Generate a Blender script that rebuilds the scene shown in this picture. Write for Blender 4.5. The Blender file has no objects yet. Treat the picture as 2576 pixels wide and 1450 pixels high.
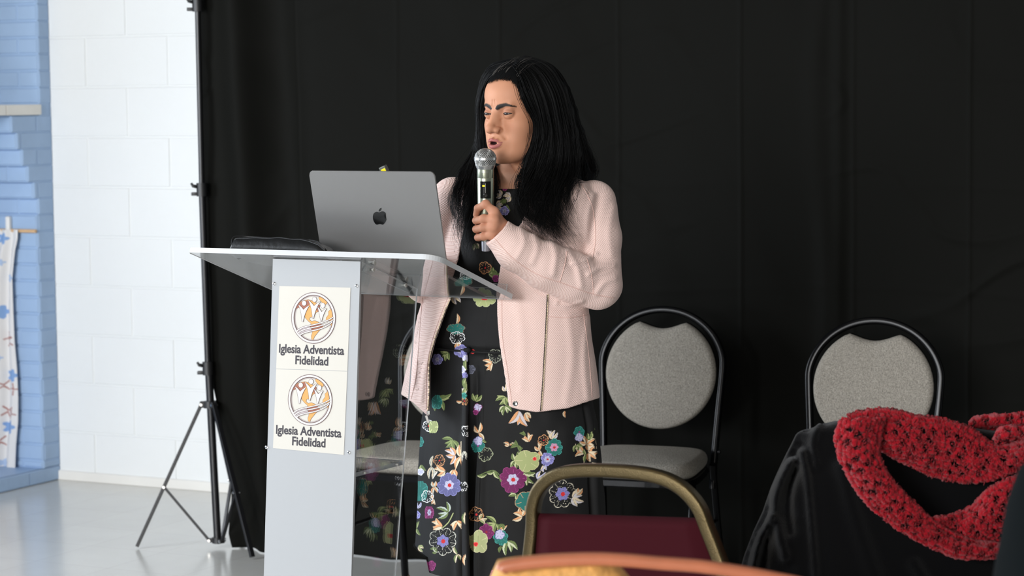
import bpy, bmesh, math, random
import numpy as np
from mathutils import Vector, Matrix, noise as mnoise

random.seed(7); rng = np.random.default_rng(7)
C = bpy.context.scene.collection
SC = bpy.context.scene
FPX = 6000.0
CAMZ = 1.57
PIT = math.atan(482 / FPX); ROLL = 0.0105
FW = np.array([0, math.cos(PIT), -math.sin(PIT)])
_r = np.array([1.0, 0, 0]); _u = np.array([0, math.sin(PIT), math.cos(PIT)])
RT = math.cos(ROLL) * _r - math.sin(ROLL) * _u
UP = math.sin(ROLL) * _r + math.cos(ROLL) * _u
CAM = np.array([0, 0, CAMZ])

# ---------------------------------------------------------------- sight lines measured off the photograph
def ray(px, py):
    return FW + (px - 1288) / FPX * RT - (py - 725) / FPX * UP
def P(px, py, Y):
    d = ray(px, py); return CAM + d * (Y / d[1])
def PZ(px, py, Z):
    d = ray(px, py); return CAM + d * ((Z - CAMZ) / d[2])
def PP(px, py, p0, n):
    d = ray(px, py); n = np.asarray(n, float)
    return CAM + d * (np.dot(np.asarray(p0, float) - CAM, n) / np.dot(d, n))
def proj(V):
    V = np.asarray(V, float) - CAM
    z = V @ FW
    return 1288 + FPX * (V @ RT) / z, 725 - FPX * (V @ UP) / z

# ---------------------------------------------------------------- materials
MATS = {}
def srgb(r, g, b):
    f = lambda c: ((c / 255) / 12.92) if c <= 10 else (((c / 255) + 0.055) / 1.055) ** 2.4
    return (f(r), f(g), f(b), 1)
def mat(name, col, rough=0.6, metal=0.0, bump=0.0, bscale=60, var=0.0, vscale=8, spec=0.5, trans=0.0, ior=1.49,
        sheen=0.0, coat=0.0, emit=None, estr=0, stretch=None, attr=None, sss=0.0, weave=None):
    m = bpy.data.materials.new(name); m.use_nodes = True
    nt = m.node_tree; b = nt.nodes['Principled BSDF']
    b.inputs['Base Color'].default_value = col
    b.inputs['Roughness'].default_value = rough
    b.inputs['Metallic'].default_value = metal
    b.inputs['Specular IOR Level'].default_value = spec
    b.inputs['Transmission Weight'].default_value = trans
    b.inputs['IOR'].default_value = ior
    b.inputs['Sheen Weight'].default_value = sheen
    b.inputs['Coat Weight'].default_value = coat
    if sss:
        b.inputs['Subsurface Weight'].default_value = sss
        b.inputs['Subsurface Radius'].default_value = (0.012, 0.005, 0.003)
        b.inputs['Subsurface Scale'].default_value = 1.0
    if emit:
        b.inputs['Emission Color'].default_value = emit
        b.inputs['Emission Strength'].default_value = estr
    tc = nt.nodes.new('ShaderNodeTexCoord'); src = tc.outputs['Object']
    if stretch:
        mp = nt.nodes.new('ShaderNodeMapping'); mp.inputs['Scale'].default_value = stretch
        nt.links.new(src, mp.inputs['Vector']); src = mp.outputs['Vector']
    base = None
    if attr:
        a = nt.nodes.new('ShaderNodeVertexColor'); a.layer_name = attr; base = a.outputs['Color']
        nt.links.new(base, b.inputs['Base Color'])
    if var:
        n = nt.nodes.new('ShaderNodeTexNoise'); n.inputs['Scale'].default_value = vscale; n.inputs['Detail'].default_value = 6
        nt.links.new(src, n.inputs['Vector'])
        r = nt.nodes.new('ShaderNodeMapRange'); r.inputs[1].default_value = 0.3; r.inputs[2].default_value = 0.7
        r.inputs[3].default_value = 1 - var; r.inputs[4].default_value = 1 + var
        nt.links.new(n.outputs['Fac'], r.inputs[0])
        mx = nt.nodes.new('ShaderNodeVectorMath'); mx.operation = 'SCALE'
        if base is None:
            mx.inputs[0].default_value = col[:3]
        else: nt.links.new(base, mx.inputs[0])
        nt.links.new(r.outputs[0], mx.inputs['Scale'])
        nt.links.new(mx.outputs[0], b.inputs['Base Color'])
    h = None
    if bump:
        n = nt.nodes.new('ShaderNodeTexNoise'); n.inputs['Scale'].default_value = bscale; n.inputs['Detail'].default_value = 5
        nt.links.new(src, n.inputs['Vector']); h = n.outputs['Fac']
        bp = nt.nodes.new('ShaderNodeBump'); bp.inputs['Strength'].default_value = bump; bp.inputs['Distance'].default_value = 0.004
        nt.links.new(h, bp.inputs['Height']); nt.links.new(bp.outputs[0], b.inputs['Normal'])
    MATS[name] = m
    return m

# ---------------------------------------------------------------- objects
def mesh_obj(name, verts, faces, m=None, parent=None, smooth=False, loc=None):
    me = bpy.data.meshes.new(name)
    me.from_pydata([tuple(map(float, v)) for v in verts] if not isinstance(verts, np.ndarray) else verts.tolist(), [],
                   faces.tolist() if isinstance(faces, np.ndarray) else faces)
    me.update()
    o = bpy.data.objects.new(name, me); C.objects.link(o)
    if m: me.materials.append(m)
    if smooth: me.polygons.foreach_set('use_smooth', [True] * len(me.polygons))
    if parent: o.parent = parent
    return o
def bobj(name, bm, m=None, parent=None, smooth=False, autosmooth=None):
    bmesh.ops.recalc_face_normals(bm, faces=bm.faces)
    me = bpy.data.meshes.new(name); bm.to_mesh(me); bm.free()
    o = bpy.data.objects.new(name, me); C.objects.link(o)
    if m: me.materials.append(m)
    if smooth or autosmooth:
        me.polygons.foreach_set('use_smooth', [True] * len(me.polygons))
        if autosmooth: me.set_sharp_from_angle(angle=math.radians(autosmooth))
    if parent: o.parent = parent
    return o
def tag(o, label=None, cat=None, group=None, kind=None):
    if label: o['label'] = label
    if cat: o['category'] = cat
    if group: o['group'] = group
    if kind: o['kind'] = kind
    return o
def thing(name, label, cat, loc=(0, 0, 0), rz=0, group=None):
    o = bpy.data.objects.new(name, None); C.objects.link(o); o.empty_display_size = 0.1
    o.location = loc; o.rotation_euler = (0, 0, rz)
    return tag(o, label, cat, group)
def at_origin(o, root):
    """parent o (built in world space) to root without moving it"""
    o.parent = root; o.matrix_parent_inverse = Matrix.Identity(4)
    mw = Matrix.Translation(root.location) @ root.rotation_euler.to_matrix().to_4x4()
    o.data.transform(mw.inverted()); o.data.update()
    return o
def copy_tree(o, parent=None):
    c = o.copy(); C.objects.link(c)
    if parent: c.parent = parent
    for ch in list(o.children): copy_tree(ch, c)
    return c

def fr(x, y, z=(0, 0, 1)):  # frame matrix columns
    return np.array([x, y, z]).T

# ---------------------------------------------------------------- shape helpers (into a bmesh)
def bbox(bm, o, ax, ay, az, sx, sy, sz, bev=0.0):
    """box centred at o along unit axes ax, ay, az with full sizes"""
    o, ax, ay, az = (np.asarray(t, float) for t in (o, ax, ay, az))
    b2 = bmesh.new()
    bmesh.ops.create_cube(b2, size=1)
    for v in b2.verts:
        v.co = (v.co.x * sx, v.co.y * sy, v.co.z * sz)
    if bev: bmesh.ops.bevel(b2, geom=list(b2.edges), offset=bev, segments=2, affect='EDGES', profile=0.5)
    for v in b2.verts:
        c = v.co.copy(); v.co = Vector(o + ax * c.x + ay * c.y + az * c.z)
    me = bpy.data.meshes.new('t'); b2.to_mesh(me); b2.free(); bm.from_mesh(me); bpy.data.meshes.remove(me)
X3, Y3, Z3 = (1, 0, 0), (0, 1, 0), (0, 0, 1)
def catmull(pts, n=8, closed=False):
    pts = np.asarray(pts, float); out = []
    N = len(pts); rng_ = range(N if closed else N - 1)
    for i in rng_:
        if closed: p0, p1, p2, p3 = pts[i - 1], pts[i], pts[(i + 1) % N], pts[(i + 2) % N]
        else: p0, p1, p2, p3 = pts[max(i - 1, 0)], pts[i], pts[i + 1], pts[min(i + 2, N - 1)]
        for k in range(n):
            t = k / n
            out.append(0.5 * ((2 * p1) + (-p0 + p2) * t + (2 * p0 - 5 * p1 + 4 * p2 - p3) * t * t + (-p0 + 3 * p1 - 3 * p2 + p3) * t ** 3))
    if not closed: out.append(pts[-1])
    return np.array(out)
def frames(path, up=None, closed=False):
    path = np.asarray(path, float); n = len(path)
    T = np.gradient(path, axis=0) if not closed else np.roll(path, -1, 0) - np.roll(path, 1, 0)
    T /= np.linalg.norm(T, axis=1)[:, None] + 1e-12
    if up is not None:
        u = np.asarray(up, float)
        B = np.cross(T, u); B /= np.linalg.norm(B, axis=1)[:, None] + 1e-12
        return T, np.cross(B, T), B
    N0 = np.cross(T[0], [0, 0, 1.0])
    if np.linalg.norm(N0) < 1e-3: N0 = np.cross(T[0], [0, 1.0, 0])
    N0 /= np.linalg.norm(N0); Ns = [N0]
    for i in range(1, n):
        v = Ns[-1] - T[i] * np.dot(Ns[-1], T[i]); v /= np.linalg.norm(v) + 1e-12; Ns.append(v)
    Ns = np.array(Ns); return T, Ns, np.cross(T, Ns)
def tube(bm, path, r, m=12, section=None, up=None, closed=False, cap=True):
    """sweep a round (or given 2-D) section along a path into bm; r scalar or list"""
    path = np.asarray(path, float); n = len(path)
    T, N, B = frames(path, up, closed)
    R = np.full(n, float(r)) if np.isscalar(r) else np.asarray(r, float)
    if section is None:
        a = np.arange(m) * 2 * math.pi / m; section = np.stack([np.cos(a), np.sin(a)], 1)
    section = np.asarray(section, float); m = len(section)
    rings = []
    for i in range(n):
        rings.append([bm.verts.new(path[i] + R[i] * (s[0] * N[i] + s[1] * B[i])) for s in section])
    for i in range(n if closed else n - 1):
        a, b = rings[i], rings[(i + 1) % n]
        for k in range(m):
            bm.faces.new((a[k], a[(k + 1) % m], b[(k + 1) % m], b[k]))
    if cap and not closed:
        bm.faces.new(rings[0][::-1]); bm.faces.new(rings[-1])
    return rings
def rect_sec(a, b, r=0.3, k=3):
    """rounded rectangle section half sizes a,b"""
    rr = min(a, b) * r; pts = []
    for cx, cy, a0 in ((a - rr, b - rr, 0), (-(a - rr), b - rr, 90), (-(a - rr), -(b - rr), 180), (a - rr, -(b - rr), 270)):
        for i in range(k + 1):
            t = math.radians(a0 + 90 * i / k); pts.append((cx + rr * math.cos(t), cy + rr * math.sin(t)))
    return pts
def cyl(bm, a, b, r, r2=None, m=16):
    a = np.asarray(a, float); b = np.asarray(b, float)
    tube(bm, [a, b], [r, r if r2 is None else r2], m)
def lathe(bm, base, axis, prof, m=24):
    """prof: list of (height, radius)"""
    base = np.asarray(base, float); axis = np.asarray(axis, float) / np.linalg.norm(axis)
    n = np.cross(axis, [0, 1, 0]);
    if np.linalg.norm(n) < 1e-3: n = np.cross(axis, [1, 0, 0])
    n /= np.linalg.norm(n); b = np.cross(axis, n); rings = []
    for h, r in prof:
        rings.append([bm.verts.new(base + axis * h + r * (math.cos(2 * math.pi * k / m) * n + math.sin(2 * math.pi * k / m) * b)) for k in range(m)])
    for i in range(len(prof) - 1):
        for k in range(m): bm.faces.new((rings[i][k], rings[i][(k + 1) % m], rings[i + 1][(k + 1) % m], rings[i + 1][k]))
    bm.faces.new(rings[0][::-1]); bm.faces.new(rings[-1])
def prism(bm, pts, n, th):
    """solid slab: polygon pts (3-D, planar) extruded by n*th"""
    n = np.asarray(n, float) * th
    a = [bm.verts.new(np.asarray(p, float)) for p in pts]; b = [bm.verts.new(np.asarray(p, float) + n) for p in pts]
    k = len(pts)
    bm.faces.new(a[::-1]); bm.faces.new(b)
    for i in range(k): bm.faces.new((a[i], a[(i + 1) % k], b[(i + 1) % k], b[i]))
def grid_faces(nu, nv, off=0, close_u=False):
    i = np.arange(nu if close_u else nu - 1)[:, None]; j = np.arange(nv - 1)[None, :]
    i2 = (i + 1) % nu
    f = np.stack([i * nv + j + 0 * i2, i2 * nv + j, i2 * nv + j + 1, i * nv + j + 1 + 0 * i2], -1)
    return (f.reshape(-1, 4) + off)
def vnoise(p, scale=1.0, seed=0.0):
    return mnoise.noise(Vector((p[0] * scale + seed, p[1] * scale + seed * 1.7, p[2] * scale)))
# smooth value noise, vectorised
_perm = rng.permutation(4096)
def nnoise(x, y, z=0.0):
    x, y, z = np.broadcast_arrays(np.asarray(x, float), np.asarray(y, float), np.asarray(z, float))
    xi, yi, zi = (np.floor(t).astype(int) for t in (x, y, z)); xf, yf, zf = x - xi, y - yi, z - zi
    s = lambda t: t * t * t * (t * (t * 6 - 15) + 10)
    u, v, w = s(xf), s(yf), s(zf)
    def h(a, b, c): return _perm[(_perm[(_perm[a & 4095] + b) & 4095] + c) & 4095] / 2047.5 - 1
    r = 0
    for dx in (0, 1):
        for dy in (0, 1):
            for dz in (0, 1):
                r = r + h(xi + dx, yi + dy, zi + dz) * (u if dx else 1 - u) * (v if dy else 1 - v) * (w if dz else 1 - w)
    return r
def set_col(o, cols, name='Col'):
    ca = o.data.color_attributes.new(name, 'FLOAT_COLOR', 'POINT')
    a = np.ones((len(cols), 4), np.float32); a[:, :3] = cols
    ca.data.foreach_set('color', a.ravel())
def lin(c):
    c = np.asarray(c, float) / 255
    return np.where(c <= 0.04, c / 12.92, ((c + 0.055) / 1.055) ** 2.4)

# ---------------------------------------------------------------- surface nets
def snet(f, lo, hi, h, proj_steps=2):
    lo = np.asarray(lo, float); hi = np.asarray(hi, float)
    n = np.ceil((hi - lo) / h).astype(int) + 1
    xs = [lo[i] + h * np.arange(n[i]) for i in range(3)]
    # coarse pass, then only blocks near the surface are sampled finely
    K = 6; nb = (n + K - 1) // K; n = nb * K + 1
    xs = [lo[i] + h * np.arange(n[i]) for i in range(3)]
    bc = np.stack(np.meshgrid(*[xs[i][:-1].reshape(-1, K)[:, 0] + h * K / 2 for i in range(3)], indexing='ij'), -1).reshape(-1, 3)
    fb = f(bc); F = np.empty(n, np.float32); reach = h * K * 0.87 * 1.9 + 0.004
    Fb = np.sign(fb).reshape(nb); F[:-1, :-1, :-1] = Fb.repeat(K, 0).repeat(K, 1).repeat(K, 2); F[-1] = F[-2]; F[:, -1] = F[:, -2]; F[:, :, -1] = F[:, :, -2]
    near = np.argwhere(np.abs(fb).reshape(nb) < reach)
    mark = np.zeros(n, bool)
    for o_ in near: mark[o_[0] * K:o_[0] * K + K + 1, o_[1] * K:o_[1] * K + K + 1, o_[2] * K:o_[2] * K + K + 1] = True
    ii = np.argwhere(mark)
    for c in range(0, len(ii), 300000):
        q = ii[c:c + 300000]; F[tuple(q.T)] = f(lo + h * q)
    S = F < 0
    cs = [S[a:n[0] - 1 + a, b:n[1] - 1 + b, c:n[2] - 1 + c] for a in (0, 1) for b in (0, 1) for c in (0, 1)]
    anyc = cs[0].copy(); allc = cs[0].copy()
    for c in cs[1:]: anyc |= c; allc &= c
    act = anyc & ~allc
    idx = np.argwhere(act); ids = np.full(act.shape, -1, np.int64); ids[act] = np.arange(len(idx))
    acc = np.zeros((len(idx), 3)); cnt = np.zeros(len(idx))
    I, J, K = idx.T
    for ax in range(3):
        for a in (0, 1):
            for b in (0, 1):
                o0 = [0, 0, 0]; o1 = [0, 0, 0]; oth = [q for q in range(3) if q != ax]
                o0[oth[0]] = o1[oth[0]] = a; o0[oth[1]] = o1[oth[1]] = b; o1[ax] = 1
                f0 = F[I + o0[0], J + o0[1], K + o0[2]].astype(float); f1 = F[I + o1[0], J + o1[1], K + o1[2]].astype(float)
                cr = (f0 < 0) != (f1 < 0)
                t = np.where(cr, f0 / (f0 - f1 + 1e-30), 0)
                pos = np.zeros((len(idx), 3)); pos[:, oth[0]] = a; pos[:, oth[1]] = b; pos[:, ax] = t
                acc[cr] += pos[cr]; cnt[cr] += 1
    V = lo + h * (idx + acc / cnt[:, None])
    quads = []
    for ax in range(3):
        o1, o2 = [q for q in range(3) if q != ax]
        sl0 = [slice(None)] * 3; sl1 = [slice(None)] * 3
        sl0[ax] = slice(0, n[ax] - 1); sl1[ax] = slice(1, n[ax])
        for q in (o1, o2): sl0[q] = slice(1, n[q] - 1); sl1[q] = slice(1, n[q] - 1)
        A = S[tuple(sl0)]; B = S[tuple(sl1)]
        e = np.argwhere(A != B); fl = A[tuple(e.T)]
        e[:, o1] += 1; e[:, o2] += 1
        def cell(d1, d2):
            c = e.copy(); c[:, o1] -= d1; c[:, o2] -= d2; return ids[tuple(c.T)]
        q = np.stack([cell(1, 1), cell(0, 1), cell(0, 0), cell(1, 0)], 1)
        flip = fl if ax != 1 else ~fl
        q[~flip] = q[~flip][:, ::-1]
        quads.append(q)
    Q = np.concatenate(quads)
    Q = Q[(Q >= 0).all(1)]
    e = h * 0.5
    for _ in range(proj_steps):
        f0 = f(V)
        g = np.stack([(f(V + d) - f(V - d)) / (2 * e) for d in np.eye(3) * e], 1)
        gn = (g ** 2).sum(1)
        st = -(f0 / np.maximum(gn, 0.05))[:, None] * g
        l = np.linalg.norm(st, axis=1)[:, None]; st *= np.minimum(1, 0.6 * h / (l + 1e-12))
        V = V + st
    return V, Q
def smin(a, b, k):
    h = np.clip(0.5 + 0.5 * (b - a) / k, 0, 1); return b * (1 - h) + a * h - k * h * (1 - h)
def smax(a, b, k): return -smin(-a, -b, k)
def sd_sph(p, c, r): return np.linalg.norm(p - np.asarray(c), axis=1) - r
def sd_ell(p, c, r, M=None):
    q = p - np.asarray(c)
    if M is not None: q = q @ M
    r = np.asarray(r, float); k0 = np.linalg.norm(q / r, axis=1); k1 = np.linalg.norm(q / (r * r), axis=1)
    return k0 * (k0 - 1) / (k1 + 1e-9)
def sd_cap(p, a, b, ra, rb=None):
    a = np.asarray(a, float); b = np.asarray(b, float); rb = ra if rb is None else rb
    pa = p - a; ba = b - a; t = np.clip(pa @ ba / (ba @ ba), 0, 1)
    return np.linalg.norm(pa - t[:, None] * ba, axis=1) - (ra + (rb - ra) * t)
def interp_tab(tab, z):
    tab = np.asarray(tab, float); tab = tab[np.argsort(tab[:, 0])]
    return [np.interp(z, tab[:, 0], tab[:, i]) for i in range(1, tab.shape[1])]
# ================================================================= camera and light
cam_d = bpy.data.cameras.new('camera'); cam = bpy.data.objects.new('camera', cam_d); C.objects.link(cam)
cam_d.sensor_fit = 'HORIZONTAL'; cam_d.sensor_width = 36; cam_d.lens = 36 * FPX / 2576
M4 = Matrix.Identity(4)
for i in range(3):
    M4[i][0] = RT[i]; M4[i][1] = UP[i]; M4[i][2] = -FW[i]; M4[i][3] = CAM[i]
cam.matrix_world = M4
cam_d.dof.use_dof = True; cam_d.dof.focus_distance = 5.65; cam_d.dof.aperture_fstop = 6.3
cam_d.clip_start = 0.05
SC.camera = cam
SC.view_settings.view_transform = 'Standard'; SC.view_settings.look = 'None'; SC.view_settings.gamma = 1
SC.view_settings.use_curve_mapping = False
SC.view_settings.exposure = 0.25
w = bpy.data.worlds.new('world'); SC.world = w; w.use_nodes = True
w.node_tree.nodes['Background'].inputs[0].default_value = (0.86, 0.93, 1.0, 1)
w.node_tree.nodes['Background'].inputs[1].default_value = 0.12
def area(name, loc, target, sx, sy, power, col):
    l = bpy.data.lights.new(name, 'AREA'); l.shape = 'RECTANGLE'; l.size = sx; l.size_y = sy; l.energy = power; l.color = col
    o = bpy.data.objects.new(name, l); C.objects.link(o); o.location = loc
    o.rotation_euler = (Vector(target) - Vector(loc)).to_track_quat('-Z', 'Y').to_euler()
    return o

# ================================================================= room frame
C0 = P(136, 600, 9.84); C0 = np.array([C0[0], 9.84, 0.0])        # corner of the back wall and the left wall
TH = math.radians(27.5)
WB = np.array([math.cos(TH), -math.sin(TH), 0])                   # along the back wall, to the right
UL = np.array([-math.sin(TH), -math.cos(TH), 0])                  # along the left wall, towards the camera
ZZ = np.array([0, 0, 1.0])
def bw(u, z, d=0): return C0 + WB * u + UL * d + ZZ * z           # point on back wall, d in front of it
def lw(u, z, v=0): return C0 + UL * u - WB * v + ZZ * z           # point on left wall face, v into the wall
def u_of(px, py): return float(np.dot(PP(px, py, C0, WB) - C0, UL))
def z_of(px, py): return float(PP(px, py, C0, WB)[2])

mat('white block paint', srgb(229, 231, 230), 0.55, bump=0.35, bscale=45, var=0.015, vscale=2)
mat('blue brick paint', srgb(158, 184, 216), 0.5, bump=0.5, bscale=40, var=0.05, vscale=7)
mat('stone', srgb(232, 229, 222), 0.6, bump=0.3, bscale=30, var=0.05)
mat('base white', srgb(228, 226, 220), 0.5, var=0.03)

def frustum(bm, o, ax, ay, az, w_, h_, d_, b_):
    """raised masonry unit: face w x h centred at o, thickness d along az, edge slope b"""
    vs = []
    for s, k in ((0.0, 0.0), (1.0, b_)):
        for (a, c) in ((-1, -1), (1, -1), (1, 1), (-1, 1)):
            vs.append(bm.verts.new(o + ax * (a * (w_ / 2 - k)) + ay * (c * (h_ / 2 - k)) + az * (s * d_)))
    bm.faces.new(vs[4:8])
    for i in range(4): bm.faces.new((vs[i], vs[(i + 1) % 4], vs[4 + (i + 1) % 4], vs[4 + i]))
# back wall: painted concrete blocks
bm = bmesh.new()
bbox(bm, bw(4.0, 1.6, -0.1), WB, UL, ZZ, 9.4, 0.2, 3.2)
ujoint = float(np.dot(PP(340, 1030, C0, UL) - C0, WB))
BW_, BH_ = 0.4064, 0.2032
for r in range(16):
    off = ujoint % BW_ + (0 if r % 2 == 1 else BW_ / 2)
    u = off - 2 * BW_
    while u < 8.5:
        a, b_ = max(u, 0.0), min(u + BW_, 8.6)
        if b_ - a > 0.02:
            frustum(bm, bw((a + b_) / 2, (r + 0.5) * BH_, 0), WB, ZZ, UL, b_ - a - 0.005, BH_ - 0.005, 0.003 + rng.uniform(0, 0.0016), 0.0028)
        u += BW_
wall_back = tag(bobj('wall_back', bm, MATS['white block paint']), kind='structure')
bm = bmesh.new(); bbox(bm, bw(4.0, 0.02, 0.008), WB, UL, ZZ, 9.2, 0.012, 0.04, 0.003)
tag(bobj('baseboard_back', bm, MATS['base white']), kind='structure')

# left wall: blue painted brick with an upper window opening and a corbelled niche below
CH = 0.0677
z_sb, z_st = z_of(60, 291), z_of(60, 262)
uo = u_of(96, 150)                                                 # edge of the upper opening
steps_px = [(28, 318), (42, 360), (56, 404), (70, 446), (85, 490), (97, 530)]
u_end = 2.6; DP = 0.36
def edge_at(z):
    if z >= z_sb: return uo
    k = int((z_sb - z) / CH)
    if k < len(steps_px): return u_of(*steps_px[k])
    zz = z_of(100, 1180)
    if z > zz: return u_of(100, 800)
    return None
z_ledge = z_of(103, 1181)
bands = []
z = 3.2
zs = [z_ledge]
zc = z_sb
while zc > z_ledge + 0.02: bands.append((max(zc - CH, z_ledge), zc)); zc -= CH
zc = z_st
while zc < 3.2: bands.append((zc, min(zc + CH, 3.2))); zc += CH
zc = z_ledge
while zc > 0.005: bands.append((max(zc - CH, 0), zc)); zc -= CH
bm = bmesh.new(); hid = 0
for (za, zb) in bands:
    zm = (za + zb) / 2; e = edge_at(zm); hh = zb - za; hid += 1
    if e is None:
        bbox(bm, lw(u_end / 2, zm, DP / 2 + .01), UL, WB, ZZ, u_end, DP, hh); spans = [(0, u_end)]
    else:
        bbox(bm, lw(e / 2, zm, DP / 2), UL, WB, ZZ, e, DP, hh)
        bbox(bm, lw(u_end - 0.25, zm, DP / 2), UL, WB, ZZ, 0.5, DP, hh); spans = [(0, e), (u_end - 0.5, u_end)]
        if zm < z_sb: bbox(bm, lw((e + u_end) / 2, zm, DP - .03), UL, WB, ZZ, u_end - e, 0.06, hh)
        # jamb bricks (the face that looks along the wall to the camera)
        v = 0.0
        first = 0.2 if hid % 2 else 0.1
        while v < DP - 0.07:
            b_ = min(v + (first if v == 0 else 0.2), DP - 0.06)
            if b_ - v > 0.015:
                frustum(bm, lw(e, zm, (v + b_) / 2), WB, ZZ, UL, b_ - v - 0.004, hh - 0.005, 0.005, 0.005)
            v = b_
    for (sa, sb_) in spans:
        u = sa - (0.1 if hid % 2 else 0)
        while u < sb_:
            a, b_ = max(u, sa), min(u + 0.2, sb_)
            if b_ - a > 0.01: frustum(bm, lw((a + b_) / 2, zm, 0), UL, ZZ, WB, b_ - a - 0.002, hh - 0.004, 0.003, 0.003)
            u += 0.2
bbox(bm, lw(u_end / 2, (z_sb + z_st) / 2, DP / 2 + 0.01), UL, WB, ZZ, uo * 2 - .0, 0.01, z_st - z_sb)
bbox(bm, lw(uo / 2 - 0.0, (z_sb + z_st) / 2, DP / 2), UL, WB, ZZ, uo, DP, z_st - z_sb)
# the rest of the wall towards the camera, with a second window opening
for (a, b_, z0, z1) in ((u_end, 3.2, 0, 3.2), (3.2, 8.2, 0, 0.9), (3.2, 8.2, 2.7, 3.2), (8.2, 9.6, 0, 3.2)):
    bbox(bm, lw((a + b_) / 2, (z0 + z1) / 2, DP / 2), UL, WB, ZZ, b_ - a, DP, z1 - z0)
wall_left = tag(bobj('wall_left', bm, MATS['blue brick paint']), kind='structure')
bm = bmesh.new()
for (a, b_) in ((uo, u_of(11, 275)), (u_of(11, 275) + 0.002, 1.2), (1.202, u_end - .5)):
    bbox(bm, lw((a + b_) / 2, (z_sb + z_st) / 2, DP / 2 - 0.012), UL, WB, ZZ, b_ - a, DP, z_st - z_sb - 0.004, 0.004)
tag(bobj('trim_1', bm, MATS['stone']), kind='structure')
# windows (frame and pane)
mat('window white', srgb(225, 226, 226), 0.4)
mat('window glass', (1, 1, 1, 1), 0.0, trans=1.0, ior=1.01)
def window(n, ua, ub, z0, z1, v, mull):
    bm = bmesh.new(); t = 0.05
    for zz in (z0 + t / 2, z1 - t / 2): bbox(bm, lw((ua + ub) / 2, zz, v), UL, WB, ZZ, ub - ua, t, t)
    k = [ua + t / 2, ub - t / 2] + [ua + (ub - ua) * (i + 1) / (mull + 1) for i in range(mull)]
    for u in k: bbox(bm, lw(u, (z0 + z1) / 2, v), UL, WB, ZZ, t, t * 0.98, z1 - z0)
    f = tag(bobj('window_%d' % n, bm, MATS['window white']), kind='structure')
window(1, uo, u_end - .5, z_st, 3.2, 0.3, 1)
window(2, 3.2, 8.2, 0.9, 2.7, 0.3, 3)

# floor: pale vinyl
m = mat('floor vinyl', srgb(205, 203, 197), 0.22, var=0.05, vscale=3, bump=0.03, bscale=6)
m.node_tree.nodes['Principled BSDF'].inputs['Coat Weight'].default_value = 0.3
m.node_tree.nodes['Principled BSDF'].inputs['Coat Roughness'].default_value = 0.15
nt = m.node_tree
bt = nt.nodes.new('ShaderNodeTexBrick'); bt.offset = 0; bt.inputs['Scale'].default_value = 1
bt.inputs['Mortar Size'].default_value = 0.0012; bt.inputs['Brick Width'].default_value = 0.3048; bt.inputs['Row Height'].default_value = 0.3048
bt.inputs['Color1'].default_value = (1, 1, 1, 1); bt.inputs['Color2'].default_value = (0.965, 0.965, 0.96, 1); bt.inputs['Mortar'].default_value = (0.82, 0.81, 0.79, 1)
tcn = nt.nodes.new('ShaderNodeTexCoord'); mpn = nt.nodes.new('ShaderNodeMapping'); mpn.inputs['Rotation'].default_value = (0, 0, TH)
nt.links.new(tcn.outputs['Object'], mpn.inputs['Vector']); nt.links.new(mpn.outputs[0], bt.inputs['Vector'])
bs = nt.nodes['Principled BSDF']; old = bs.inputs['Base Color'].links[0].from_socket
mul = nt.nodes.new('ShaderNodeVectorMath'); mul.operation = 'MULTIPLY'
nt.links.new(old, mul.inputs[0]); nt.links.new(bt.outputs['Color'], mul.inputs[1]); nt.links.new(mul.outputs[0], bs.inputs['Base Color'])
bm = bmesh.new(); cc = bw(4, -0.05, 5)
bbox(bm, cc, WB, UL, ZZ, 10, 11, 0.1)
tag(bobj('floor', bm, m), kind='structure')

# light: daylight from the windows in the left wall and from behind the camera, plus added fill lights
def win_light(name, u, z, su, sz, power, v=0.6, col=(0.86, 0.93, 1.0)):
    p = lw(u, z, v); t = lw(u, z, -2)
    return area(name, p, t, su, sz, power, col)
win_light('window_or_added_light', 4.4, 1.6, 2.4, 2.0, 210, v=0.15)
area('window_or_added_light', (-3.5, -6.0, 2.6), (0.5, 7.0, 1.0), 6.0, 3.0, 350, (1.0, 0.95, 0.88))  # added fill from behind the camera, no window stands here
win_light('window_or_added_light', 1.3, 2.4, 1.6, 1.2, 2.5, v=0.5)
area('window_or_added_light', lw(20, 3.6, -2.4), (0.0, 7.2, 1.0), 7.0, 3.6, 1750, (0.93, 0.96, 1.0))
area('window_or_added_light', bw(0.3, 1.3, 2.7), bw(1.1, 0.8, 0), 0.5, 1.8, 15, (0.98, 0.98, 1.0))  # added off-frame lamp that brightens the back wall, not a window
area('ceiling_light', bw(4.0, 3.3, 4.5), bw(4.0, 0, 4.3), 2.4, 1.2, 11, (1.0, 0.86, 0.70))

# ================================================================= niche curtain and its rod
mat('dowel', srgb(214, 176, 132), 0.5, var=0.08, vscale=20)
mat('cloth print', (1, 1, 1, 1), 0.8, attr='Col', bump=0.2, bscale=200)
mat('white plastic', srgb(235, 234, 230), 0.4)
ur = u_of(99, 580) + 0.028; zr = z_of(98, 581)
rod = thing('curtain_rod', 'short pale wooden rod sticking out across the blue brick niche', 'curtain rod', lw(ur, zr, 0))
bm = bmesh.new(); cyl(bm, lw(ur, zr, -0.004), lw(ur, zr, 0.30), 0.0075, m=20)
at_origin(bobj('dowel', bm, MATS['dowel'], None, autosmooth=40), rod)
bm = bmesh.new(); bbox(bm, lw(ur, zr + 0.022, 0.135), WB, UL, ZZ, 0.022, 0.022, 0.075, 0.006)
at_origin(bobj('bracket', bm, MATS['white plastic'], None), rod)
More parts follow.
